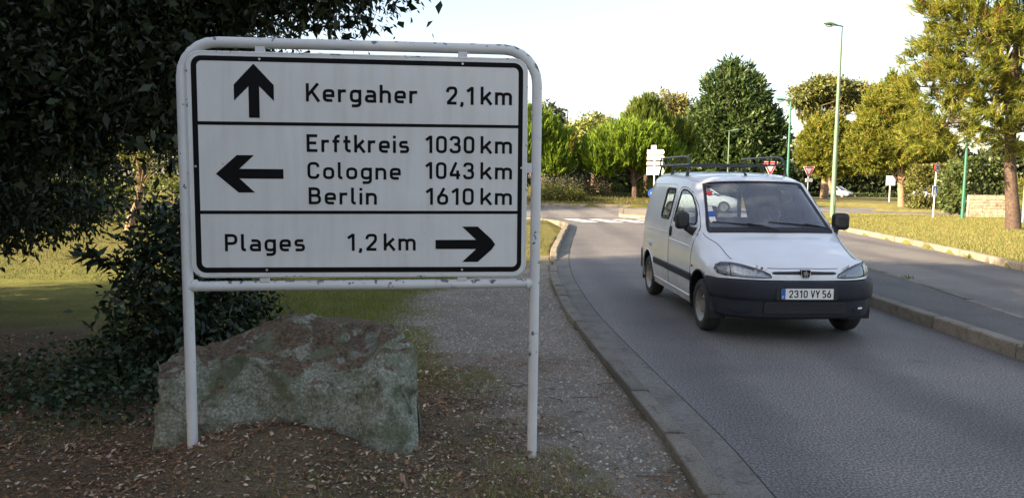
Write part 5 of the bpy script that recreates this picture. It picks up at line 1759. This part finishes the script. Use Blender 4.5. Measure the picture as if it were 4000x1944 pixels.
leafy('olive_green_tree', (16.4, 86, -.2), straight(7), [.4, .35, .3, .2, .12],
      [(16.6, 86, 9.6, 2.3, 2.2, 1.7), (14.6, 86, 8.6, 2.0, 2.0, 1.7), (18.6, 86, 9.0, 2.0, 2.0, 1.8), (16, 86, 6.6, 3.4, 3, 1.8)],
      'pale olive tree showing above the pines, left of the big cypress', [(0.20, 0.185, 0.055), (.15, .145, .045)], 520, 14, .26, .46, .20, 23, lo=.6, bark='bark_pale')
leafy('light_green_tree', (6.6, 63, 0), straight(4), [.25, .22, .18, .14, .1],
      [(6.7, 63, 5.0, 2.2, 2.0, 1.7), (8.4, 63, 4.2, 1.6, 1.6, 1.3), (4.6, 63, 4.4, 1.7, 1.7, 1.5)],
      'light green leafy tree behind the island pines', [(0.19, 0.205, 0.04), (.14, .165, .034)], 460, 14, .2, .34, .17, 24, lo=.55)
leafy('dark_green_tree', (3.3, 80, 0), straight(6), [.3, .27, .22, .18, .1],
      [(3.3, 80, 7.3, 2.2, 2.2, 2.0), (3.0, 80, 4.8, 2.8, 2.5, 2.5)],
      'dark rounded tree top just right of the direction sign', [(0.045, 0.062, 0.03), (.06, .075, .03)], 420, 14, .22, .42, .18, 25, lo=.65)

# ------------------------------------------------------------------ hedges and shrubs
def hedge(name, label, loc, boxes, pal, n, L, W, seed, mat='leaf', cat='hedge', stems=6, group=None):
    """boxes: (x0,x1,y0,y1,z0,z1) local"""
    rng = np.random.default_rng(seed)
    rnd = random.Random(seed)
    root = empty(name, loc)
    tag(root, label, cat, group)
    B = np.array(boxes, float)
    vol = (B[:, 1] - B[:, 0]) * (B[:, 5] - B[:, 4]) + (B[:, 1] - B[:, 0]) * (B[:, 3] - B[:, 2])
    k = rng.choice(len(B), n, p=vol / vol.sum())
    u = rng.random((n, 3))
    # gather most leaves near the outer faces
    ax = rng.integers(0, 3, n)
    sgn = rng.random(n)
    for a in range(3):
        m = ax == a
        u[m, a] = np.where(sgn[m] < .5, u[m, a] * .18, 1 - u[m, a] * .18)
    lo_, hi_ = B[k][:, [0, 2, 4]], B[k][:, [1, 3, 5]]
    P = lo_ + (hi_ - lo_) * u
    P += (vnoise(P[:, 0], P[:, 2] + P[:, 1], 1.7)[:, None] - .5) * .35
    N = unit((u - .5) * np.array([.6, 1, 1]))
    D = N * .8 + rng.normal(size=(n, 3)) * .7 + np.array([0, 0, .1])
    V = cards(rng, P, D, L * (.7 + .6 * rng.random(n)), W * (.7 + .6 * rng.random(n)))
    np_mesh('foliage', V.reshape(-1, 3), 4, M[mat], root, tints(rng, n, pal, 4, .35))
    mb = MB()
    for i in range(stems):
        b = boxes[i % len(boxes)]
        x, y = rnd.uniform(b[0], b[1]) * .8 + (b[0] + b[1]) * .1, (b[2] + b[3]) / 2
        mb.tube([(x, y, b[4] - .3), (x + rnd.uniform(-.1, .1), y, (b[4] + b[5]) / 2), (x + rnd.uniform(-.2, .2), y + rnd.uniform(-.1, .1), b[5] * .9)], [.05, .035, .012], 6)
    tag(mb.build('stem', M['bark'], root), kind='stuff')
    return root
DK = [(0.028, 0.042, 0.016), (0.020, 0.031, 0.013), (.038, .048, .02)]
# dark planting behind the parked cars
for k, (x0, x1, zt) in enumerate([(22, 31, 6.5), (31, 40, 5.2), (40, 49, 4.6), (49, 58, 4.4), (58, 70, 6.0), (70, 90, 7.0)]):
    hedge('tree_belt', ['dark trees behind the lamp posts right of the cypress', 'dark thicket behind the leaning pine', 'dark thicket above the parked hatchback', 'dark thicket above the parked saloon', 'dark thicket behind the ivy hedge', 'dark trees beyond the big pine'][k],
          (0, 114 - (14 if k == 0 else 0), -1.0), [(x0, x1, -1, 4, 0, zt * .8), (x0 + 1, x1 - 1.5, 0, 4, zt * .7, zt), (x0 + 3, x1 - 3, 0, 4, zt * .9, zt * 1.15)], DK, 11000, .85, .55, 30 + k, 'dark_leaf', 'thicket', 8, 'thickets beyond the lawn')
hedge('clipped_hedge', 'low clipped hedge running behind the parked cars', (0, 111, -.95), [(28, 75, -.5, .5, 0, .75)], [(0.05, .075, .02), (.035, .055, .016)], 6000, .25, .13, 41)
hedge('ivy_hedge', 'tall ivy covered hedge block beside the parked saloon', (23.0, 44.0, .1), [(0.0, 2.4, -.3, 1.2, 0, 2.2), (.2, 2.2, -.2, 1.0, 2.0, 2.5)], [(0.15, .145, .03), (.115, .12, .026), (.08, .09, .022)], 6500, .17, .10, 42)
hedge('garden_shrub', 'big dark leaved shrub behind the stone wall', (21.2, 37.4, .1), [(0, 3.2, -.4, 1.2, .2, 2.1), (.5, 2.8, -.2, 1, 1.8, 2.7)], [(0.06, .085, .022), (.085, .11, .025)], 5200, .20, .11, 43, cat='shrub')
hedge('bamboo_clump', 'yellow green feathery clump behind the big pine trunk', (20.6, 31.2, .1), [(0, 1.6, -.4, .4, .1, 1.7)], [(0.17, .17, .03), (.12, .14, .03)], 2600, .30, .035, 44, cat='shrub')
# planting behind the island
hedge('tree_belt', 'green planting far behind the trunk of the island pine', (0, 84, -.3), [(-6, 16, 0, 3, 0, 4.0), (-4, 3, 0, 3, 3, 5.2)], [(.05, .07, .022), (.07, .085, .025), (.035, .05, .018)], 16000, .75, .45, 45, cat='thicket', group='thickets beyond the lawn')
def shrub(name, label, x, y, r, h, pal, n, L, W, seed, mat='leaf', cat='shrub', base=None):
    z0 = gz(x, y) if base is None else base
    rng = np.random.default_rng(seed)
    rnd = random.Random(seed)
    root = empty(name, (x, y, z0))
    tag(root, label, cat, 'shrubs')
    b = [(0, 0, h * .5, r, r, h * .52), (r * .35, -r * .2, h * .35, r * .7, r * .7, h * .4), (-r * .4, -r * .1, h * .4, r * .6, r * .6, h * .4)]
    leaf_crown('foliage', rng, b, n // 10, 10, r * .14, L, W, pal, M[mat], root, 0.0, .7, .6)
    mb = MB()
    for i in range(6):
        a = rnd.uniform(0, 6.28)
        mb.tube([(0, 0, -.1), (.4 * r * math.cos(a), .4 * r * math.sin(a), h * .4), (.75 * r * math.cos(a), .75 * r * math.sin(a), h * .75)], [.03, .02, .008], 5)
    tag(mb.build('stem', M['bark'], root), kind='stuff')
    return root
shrub('shrub', 'yellow green rounded bush at the foot of the island planting', 3.85, 47.3, .62, .75, [(.17, .17, .03), (.12, .14, .03)], 900, .14, .09, 51)
shrub('shrub', 'low yellow green bush just right of the sign frame on the island', 2.35, 47.6, .75, .9, [(.14, .15, .03), (.10, .12, .03)], 1000, .14, .09, 52)
shrub('grey_shrub', 'loose grey green shrub in the middle of the island planting', 3.1, 50.0, 1.5, 1.3, [(.09, .095, .05), (.07, .075, .04), (.11, .11, .07)], 2200, .22, .05, 53)
shrub('brown_shrub', 'brownish shrub on top of the island mound', 4.9, 50.5, 1.3, 1.0, [(.10, .075, .04), (.07, .065, .035)], 1600, .2, .06, 54)
shrub('shrub', 'round yellow green bush right of the island pine trunk', 9.25, 51.5, .95, 1.2, [(.16, .17, .03), (.12, .14, .025)], 1500, .18, .07, 55)
shrub('shrub', 'low green plants at the far foot of the mound', 7.1, 54.0, .7, .5, [(.09, .12, .03)], 600, .14, .09, 56)

# ------------------------------------------------------------------ the dark evergreen over the sign, and its neighbours
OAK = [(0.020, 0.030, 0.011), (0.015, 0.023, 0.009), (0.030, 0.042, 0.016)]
rng = np.random.default_rng(101)
rnd = random.Random(101)
oak = empty('evergreen_tree', (-8.0, 9.6, gz(-8, 9.6)))
tag(oak, 'large dark evergreen tree whose low branches hang behind the direction sign', 'tree', 'evergreen trees')
ob_ = rel([(-6.6, 9.6, 3.8, 3.7, 2.9, 1.7), (-3.1, 9.2, 4.35, 1.4, 1.6, .95), (-2.1, 9.0, 4.25, 1.05, 1.2, .70), (-6.9, 8.6, 1.95, 2.6, 1.5, 1.05), (-4.2, 9.2, 3.0, 1.4, 1.4, 1.0), (-9.4, 9.0, 2.1, 2.4, 2.2, 1.4), (-4.6, 9.0, 4.3, 2.2, 1.8, .95), (-5.2, 8.4, 2.7, 1.3, 1.2, .8)], (-8.0, 9.6, gz(-8, 9.6)))
trunk(oak, [(0, 0, -.4), (.05, 0, .8), (.15, -.05, 1.8), (.3, -.1, 3.0), (.5, -.1, 4.4)], [.34, .30, .27, .23, .15], limb_set(ob_, 5, rnd, .14, 18), M['bark'], rnd)
# inner mass of larger sprays, outer fringe of single leaves
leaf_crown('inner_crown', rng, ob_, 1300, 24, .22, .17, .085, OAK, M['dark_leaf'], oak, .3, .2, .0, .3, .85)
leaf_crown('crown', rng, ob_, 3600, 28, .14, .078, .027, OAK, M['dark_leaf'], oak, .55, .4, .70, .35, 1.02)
# loose fringe below the crown
leaf_crown('low_fringe', rng, rel([(-6.6, 8.1, 1.30, 2.3, .8, .42), (-5.0, 8.0, 1.45, 1.1, .7, .35)], (-8.0, 9.6, gz(-8, 9.6))), 330, 22, .09, .085, .03, OAK, M['dark_leaf'], oak, .8, .3, .2, .35)
# twigs that droop below the crown
P, N = shell(rng, ob_, 700, .85, 1.0)
tw = MB()
hang = []
for p in P[P[:, 2] < 3.2][:220]:
    a = Vector(p)
    d = Vector((rng.normal() * .5, rng.normal() * .5, -.55)).normalized() * rng.uniform(.25, .55)
    b = a + d * .5 + Vector((0, 0, .03))
    c = a + d
    tw.tube([a, b, c], [.006, .004, .002], 4, cap=False)
    for t in np.linspace(.15, 1, 14):
        hang.append(np.array(a.lerp(c, t)) + rng.normal(size=3) * .015)
tag(tw.build('twig', M['bark'], oak), kind='stuff')
hang = np.array(hang)
V = cards(rng, hang, rng.normal(size=hang.shape) * .7 + np.array([0, 0, -.6]), .075 + .03 * rng.random(len(hang)), .03)
np_mesh('hanging_leaves', V.reshape(-1, 3), 4, M['dark_leaf'], oak, tints(rng, len(hang), OAK, 4))

def tree_copy(src, loc, rz, sc, label):
    r = src.copy()
    COL.objects.link(r)
    r.location, r.rotation_euler, r.scale = loc, (0, 0, rz), (sc, sc, sc)
    r['label'] = label
    for ch in src.children:
        c = ch.copy()
        COL.objects.link(c)
        c.parent = r
    return r
# neighbours of that tree further left and behind the viewer, which shade this end of the road
shade = leafy('evergreen_tree', (-9.2, 3.0, 0), straight(4.2), [.35, .32, .28, .24, .16],
              [(-9.2, 3.0, 4.6, 4.4, 4.2, 2.7), (-8.0, 2.0, 2.6, 3.2, 3.0, 1.7), (-10.5, 4.5, 2.8, 3.0, 3.0, 1.8), (-9.0, 2.6, 6.0, 2.6, 2.6, 1.4)],
              'dark evergreen tree outside the left edge of the picture', OAK, 1300, 22, .26, .20, .10, 102, 'dark_leaf', 12, 'evergreen trees', lo=.3)
tree_copy(shade, (-10.0, -4.6, 0), 1.3, 1.1, 'dark evergreen tree behind the viewer on the left')
tree_copy(shade, (-8.3, 5.7, 0), 0.9, .72, 'smaller dark evergreen tree just outside the left edge')
tree_copy(shade, (-14.0, -2.2, 0), 3.1, 1.15, 'dark evergreen tree between the two rows on the left')
tree_copy(shade, (-6.5, -11.5, 0), 2.4, 1.05, 'dark evergreen tree far behind the viewer')
tree_copy(shade, (-17.0, 1.0, 0), 4.0, 1.15, 'dark evergreen tree in the second row on the left')
tree_copy(shade, (-18.0, -7.5, 0), 5.2, 1.2, 'dark evergreen tree in the second row behind the viewer')
# trees that close the view across the left lawn
for k, (x, y, s, a) in enumerate([(-27, 34, 1.25, .4), (-19.5, 36, 1.35, 1.9), (-34, 30, 1.3, 5.0), (-24, 66, 1.3, .2), (-15, 68, 1.2, 1.7), (-7, 70, 1.1, 2.9)]):
    tree_copy(shade, (x, y, 0), a, s, ['dark tree behind the left hedge, second from the left', 'dark tree behind the left hedge and the crooked little tree', 'dark tree at the far left behind the hedge', 'far tree across the roundabout, left one of three', 'far tree across the roundabout, middle one of three', 'far tree across the roundabout, right one of three'][k])

# ------------------------------------------------------------------ left lawn: hedge and the crooked little tree
hedge('garden_hedge', 'clipped hedge with a sunlit yellow top beyond the left lawn', (0, 26.0, 0), [(-24, -3, -.6, .6, .0, 1.35)], [(0.13, .15, .022), (.085, .11, .02), (.055, .08, .018)], 16000, .16, .085, 61)
leafy('crooked_tree', (-11.2, 22.3, .03), [(0, 0, -.3), (.12, 0, .35), (.3, 0, .75), (.42, 0, 1.2), (.40, 0, 1.8), (.5, 0, 2.5)], [.15, .13, .11, .09, .07, .05],
      [(-10.7, 22.2, 2.5, .9, .8, .7), (-10.2, 22.0, 1.9, .8, .7, .5), (-11.5, 22.3, 2.9, .8, .8, .6), (-10.5, 22.3, 3.9, 1.5, 1.4, 1.0)],
      'small crooked tree with a sunlit pale trunk on the left lawn', [(.12, .14, .025), (.09, .11, .02), (.15, .15, .03)], 170, 16, .15, .13, .06, 62, limbs=12, lo=.3, bark='bark_pale')
leafy('stooping_tree', (-13.9, 21.6, .03), [(0, 0, -.3), (-.2, 0, .4), (-.5, 0, .95), (-.7, 0, 1.7), (-.8, 0, 2.6)], [.13, .12, .10, .09, .06],
      [(-14.8, 21.6, 3.2, 1.4, 1.3, .9), (-14.0, 21.4, 2.6, 1.0, 1.0, .6)],
      'small leaning tree trunk left of the crooked tree on the lawn', [(.07, .09, .02), (.09, .11, .025)], 150, 16, .16, .14, .06, 63, limbs=8, lo=.3)
# glossy laurel left of the sign
LAU = [(0.017, 0.033, 0.014), (0.012, 0.024, 0.011), (0.028, 0.046, 0.019)]
rng = np.random.default_rng(71)
rnd = random.Random(71)
lau = empty('laurel_shrub', (-2.92, 7.1, gz(-2.92, 7.1)))
tag(lau, 'dark glossy laurel shrub left of the direction sign behind the boulder', 'shrub', 'shrubs')
lb = [(0, 0, .72, .62, .7, .78), (-.02, -.2, 1.0, .50, .6, .52), (.26, -.1, .34, .44, .55, .38), (.10, .1, 1.1, .40, .5, .36), (-.25, -.4, .35, .40, .5, .4)]
trunk(lau, [(0, 0, -.1), (0, 0, .3), (.05, 0, .7)], [.05, .04, .03], limb_set(lb, 3, rnd, .022, 14), M['bark'], rnd)
leaf_crown('foliage', rng, lb, 760, 12, .10, .088, .034, LAU, M['dark_leaf'], lau, .25, .7, .55, .35)
# a long bare shoot with whorled leaves leaning left
sh_pts = [(-.50, -.2, .85), (-.72, -.25, 1.0), (-.92, -.3, 1.02)]
MB().tube(sh_pts, [.008, .006, .004], 5).build('shoot', M['bark'], lau)
pts = np.array([np.array(Vector(sh_pts[0]).lerp(Vector(sh_pts[1]), t)) for t in np.linspace(0, 1, 9)] + [np.array(Vector(sh_pts[1]).lerp(Vector(sh_pts[2]), t)) for t in np.linspace(0.1, 1, 9)])
pts = np.repeat(pts, 3, 0)
V = cards(rng, pts, rng.normal(size=pts.shape) * .7 + np.array([-.5, 0, .1]), .16, .05)
np_mesh('shoot_leaves', V.reshape(-1, 3), 4, M['dark_leaf'], lau, tints(rng, len(pts), LAU, 4))
# ivy and low growth under it
rng = np.random.default_rng(72)
n = 5200
x = rng.normal(-3.1, .7, n)
y = rng.normal(6.2, .55, n)
k = (x < -1.9 + .5 * rng.random(n)) & (y > 5.0) & (y < 8.5)
x, y = x[k], y[k]
P = np.stack([x, y, ground_z(x, y) + .02 + .22 * rng.random(len(x)) ** 2], 1)
D = rng.normal(size=P.shape) * np.array([1, 1, .4]) + np.array([0, -.4, .25])
V = cards(rng, P, D, .035 + .03 * rng.random(len(x)), .035)
o = np_mesh('ivy', V.reshape(-1, 3), 4, M['dark_leaf'], None, tints(rng, len(x), [(.03, .055, .022), (.022, .04, .018), (.045, .07, .028)], 4))
tag(o, 'ivy creeping over the ground below the laurel', 'ivy', kind='stuff')

# ------------------------------------------------------------------ ground cover: litter, needles, gravel, grass
def scatter(rng, n, x0, x1, y0, y1, keep):
    x = rng.uniform(x0, x1, n)
    y = rng.uniform(y0, y1, n)
    k = keep(x, y, rng.random(n))
    return x[k], y[k]
BFOOT = lambda x, y: ~((x > -2.25) & (x < -.66) & (y > 4.66) & (y < 5.3))
def path_gap(x, y): return x - interp_line(PATH_L, y)
KX = lambda y: interp_line(KERB_L[:13], y)
rng = np.random.default_rng(81)
# fallen leaves
x, y = scatter(rng, 110000, -5.5, 1.0, 2.6, 8.2, lambda x, y, r: (x < KX(y) - .02) & BFOOT(x, y) & (r < np.where(path_gap(x, y) > 0, .10 + .30 * sstep(.5, .0, path_gap(x, y)), .75) * (1.0 - .65 * sstep(6.0, 7.6, y)) * np.clip(2.4 * (fbm(x, y, 1.9) - .24), .34, 1.1)))
n = len(x)
P = np.stack([x, y, ground_z(x, y) + .003 + .016 * rng.random(n)], 1)
a = rng.uniform(0, 2 * np.pi, n)
D = np.stack([np.cos(a), np.sin(a), rng.normal(0, .28, n)], 1)
S = np.stack([-np.sin(a), np.cos(a), rng.normal(0, .35, n)], 1)
S = unit(S)
U = np.cross(D, S)
L = (.014 + .030 * rng.random(n) ** 1.8 + .028 * (rng.random(n) < .035))[:, None]
W = L * (.38 + .22 * rng.random((n, 1)))
curl = (rng.normal(.10, .22, n))[:, None] * W * 1.4
b0, t0 = P, P + D * L
m0 = P + D * L * .5
V = np.stack([b0, m0 + S * W / 2 + U * curl, t0 + U * curl * .4, m0 - S * W / 2 + U * curl], 1)
pal = [(.32, .21, .135), (.25, .155, .095), (.15, .095, .06), (.42, .31, .205), (.30, .16, .075), (.20, .135, .085), (.55, .45, .33), (.23, .12, .065)]
o = np_mesh('leaf_litter', V.reshape(-1, 3), 4, M['litter'], None, tints(rng, n, pal, 4, .35))
tag(o, 'brown fallen leaves under the sign', 'leaves', kind='stuff')
# pine needles and twigs
x, y = scatter(rng, 45000, -4.5, 1.05, 2.6, 7.5, lambda x, y, r: (x < KX(y) - .02) & BFOOT(x, y) & (r < .8 * sstep(.30, .62, fbm(x + 9, y + 4, .9))))
n = len(x)
P = np.stack([x, y, ground_z(x, y) + .004 + .014 * rng.random(n)], 1)
a = rng.uniform(0, 2 * np.pi, n)
D = np.stack([np.cos(a), np.sin(a), rng.normal(0, .18, n)], 1)
V = cards(rng, P, D, .05 + .06 * rng.random(n), .0026, 0)
o = np_mesh('needle_litter', V.reshape(-1, 3), 4, M['litter'], None, tints(rng, n, [(.22, .105, .05), (.16, .075, .04), (.29, .17, .08)], 4, .3))
tag(o, 'reddish pine needles under the sign', 'needles', kind='stuff')
# larger twigs
tw = MB()
for i in range(150):
    xx, yy = rng.uniform(-3.2, .8), rng.uniform(3.2, 6.4)
    if xx > KX(yy) - .1 or not BFOOT(np.array([xx]), np.array([yy]))[0]: continue
    al, l = rng.uniform(0, 6.28), rng.uniform(.08, .28)
    z = gz(xx, yy) + .014
    tw.tube([(xx, yy, z), (xx + l * .5 * math.cos(al), yy + l * .5 * math.sin(al), z + .012), (xx + l * math.cos(al + .3), yy + l * math.sin(al + .3), z + .004)], [.004, .003, .002], 4)
o = tw.build('twig_litter', M['bark'])
tag(o, 'thin twigs lying among the leaves', 'twigs', kind='stuff')
# gravel of the path
def stones(rng, x, y, size, pal, name, label):
    n = len(x)
    z = ground_z(x, y)
    base = np.array([(1, 0, 0), (-.5, .87, 0), (-.5, -.87, 0), (.1, .05, .75)])
    tri = np.array([(0, 1, 3), (1, 2, 3), (2, 0, 3)])
    a = rng.uniform(0, 2 * np.pi, n)
    s = size * (.5 + rng.random(n) ** 2 * 1.3)
    c, sn = np.cos(a), np.sin(a)
    q = base[None] * (0.75 + .5 * rng.random((n, 4, 1)))
    X = (q[..., 0] * c[:, None] - q[..., 1] * sn[:, None]) * s[:, None] + x[:, None]
    Y = (q[..., 0] * sn[:, None] + q[..., 1] * c[:, None]) * s[:, None] + y[:, None]
    Z = q[..., 2] * s[:, None] + z[:, None] - .001
    Q = np.stack([X, Y, Z], -1)[:, tri]
    o = np_mesh(name, Q.reshape(-1, 3), 3, M['pebble'], None, tints(rng, n, pal, 9, .3))
    return tag(o, label, 'gravel', kind='stuff')
x, y = scatter(rng, 60000, -2.2, 1.08, 2.6, 14.0, lambda x, y, r: (x < KX(y) - .01) & (path_gap(x, y) > -.35 + .3 * r) & (r < .85))
stones(rng, x, y, .0095, [(.32, .29, .26), (.20, .185, .17), (.46, .42, .37), (.28, .225, .175)], 'gravel', 'grey gravel of the path beside the kerb')
# grass: sparse under the sign, thick behind the boulder, dry and short on the right lawn
def blades(rng, x, y, h, w, pal, name, label, lean=.35):
    n = len(x)
    P = np.stack([x, y, ground_z(x, y) - .004], 1)
    D = unit(np.stack([rng.normal(0, lean, n), rng.normal(0, lean, n), np.ones(n)], 1))
    hh = (h * (.5 + rng.random(n)))[:, None]
    S = unit(np.stack([rng.normal(size=n), rng.normal(size=n), np.zeros(n)], 1)) * w / 2
    V = np.stack([P - S, P + S, P + D * hh], 1)
    o = np_mesh(name, V.reshape(-1, 3), 3, M['grass'], None, tints(rng, n, pal, 3, .3))
    return tag(o, label, 'grass', kind='stuff')
GREEN = [(.19, .225, .05), (.14, .19, .04), (.24, .24, .07), (.29, .25, .10)]
DRY = [(.235, .21, .066), (.19, .195, .054), (.13, .16, .04), (.265, .222, .09)]
x, y = scatter(rng, 120000, -6.0, .4, 6.4, 14.5, lambda x, y, r: (path_gap(x, y) < -.1 + .5 * (r - .5)) & (x > -3.9 - .2 * y + 1.0) & (r < .25 + .75 * sstep(6.6, 8.2, y + (fbm(x, y, .9) - .5) * 2)))
blades(rng, x, y, .055, .007, GREEN, 'lawn_grass', 'green grass behind the boulder')
x, y = scatter(rng, 90000, -4.2, .6, 3.0, 7.4, lambda x, y, r: (path_gap(x, y) < .25) & BFOOT(x, y) & (r < (.35 + .5 * sstep(-.9, .3, x)) * sstep(.44, .66, fbm(x + 3, y + 8, 1.6))))
blades(rng, x, y, .055, .005, GREEN + [(.16, .21, .04), (.42, .35, .20), (.36, .29, .16)], 'grass_tufts', 'thin green grass growing through the leaf litter', .6)
x, y = scatter(rng, 90000, -20, .9, 12.5, 25, lambda x, y, r: (x < np.where(y < 17, interp_line(PATH_L, np.minimum(y, 16.6)) - .2, KX(y) - .15)) & (r < .8))
blades(rng, x, y, .035, .018, [(.12, .13, .034), (.09, .11, .028), (.15, .14, .045)], 'far_lawn_grass', 'short dry grass of the left lawn')
x, y = scatter(rng, 170000, 9.6, 24, 11, 37, lambda x, y, r: (x > interp_line(KERB_R[:10], np.minimum(y, 36.4)) + .17) & ~road_mask(x, y) & (r < .95 * sstep(26, 12, (x - 9) * .8 + (y - 14) * .4)))
blades(rng, x, y, .062, .014, DRY, 'dry_grass', 'dry yellow grass of the right lawn')
x, y = scatter(rng, 9000, -4, 12, 43, 54, lambda x, y, r: (np.hypot(x - ISL[0], y - ISL[1]) < 11.7))
blades(rng, x, y, .12, .05, [(.11, .11, .035), (.085, .10, .026), (.17, .135, .055)], 'island_grass', 'rough grass on the roundabout island')
# weeds at the kerbs
def weed(x, y, z, label, n=14, h=.10, seed=1):
    r = np.random.default_rng(seed)
    P = np.repeat(np.array([[0, 0, 0]]), n, 0) + r.normal(size=(n, 3)) * np.array([.03, .03, 0])
    D = r.normal(size=(n, 3)) * np.array([1, 1, .3]) + np.array([0, 0, .9])
    V = cards(r, P, D, h * (.6 + .7 * r.random(n)), h * .16)
    o = np_mesh('weed', V.reshape(-1, 3), 4, M['leaf'], None, tints(r, n, [(.12, .15, .03), (.09, .12, .025)], 4))
    o.location = (x, y, z)
    tag(o, label, 'weed', 'weeds along the kerbs')
weed(6.55, 12.6, .125, 'green tuft of weed on the far edge of the median', 16, .11, 1)
weed(10.35, 17.3, .0, 'weed at the foot of the right kerb, nearer one', 20, .13, 2)
weed(10.72, 19.6, .0, 'weed at the foot of the right kerb, farther one', 16, .12, 3)
weed(4.95, 7.25, .14, 'small weed in the joint of the median kerb at the right edge', 12, .07, 4)
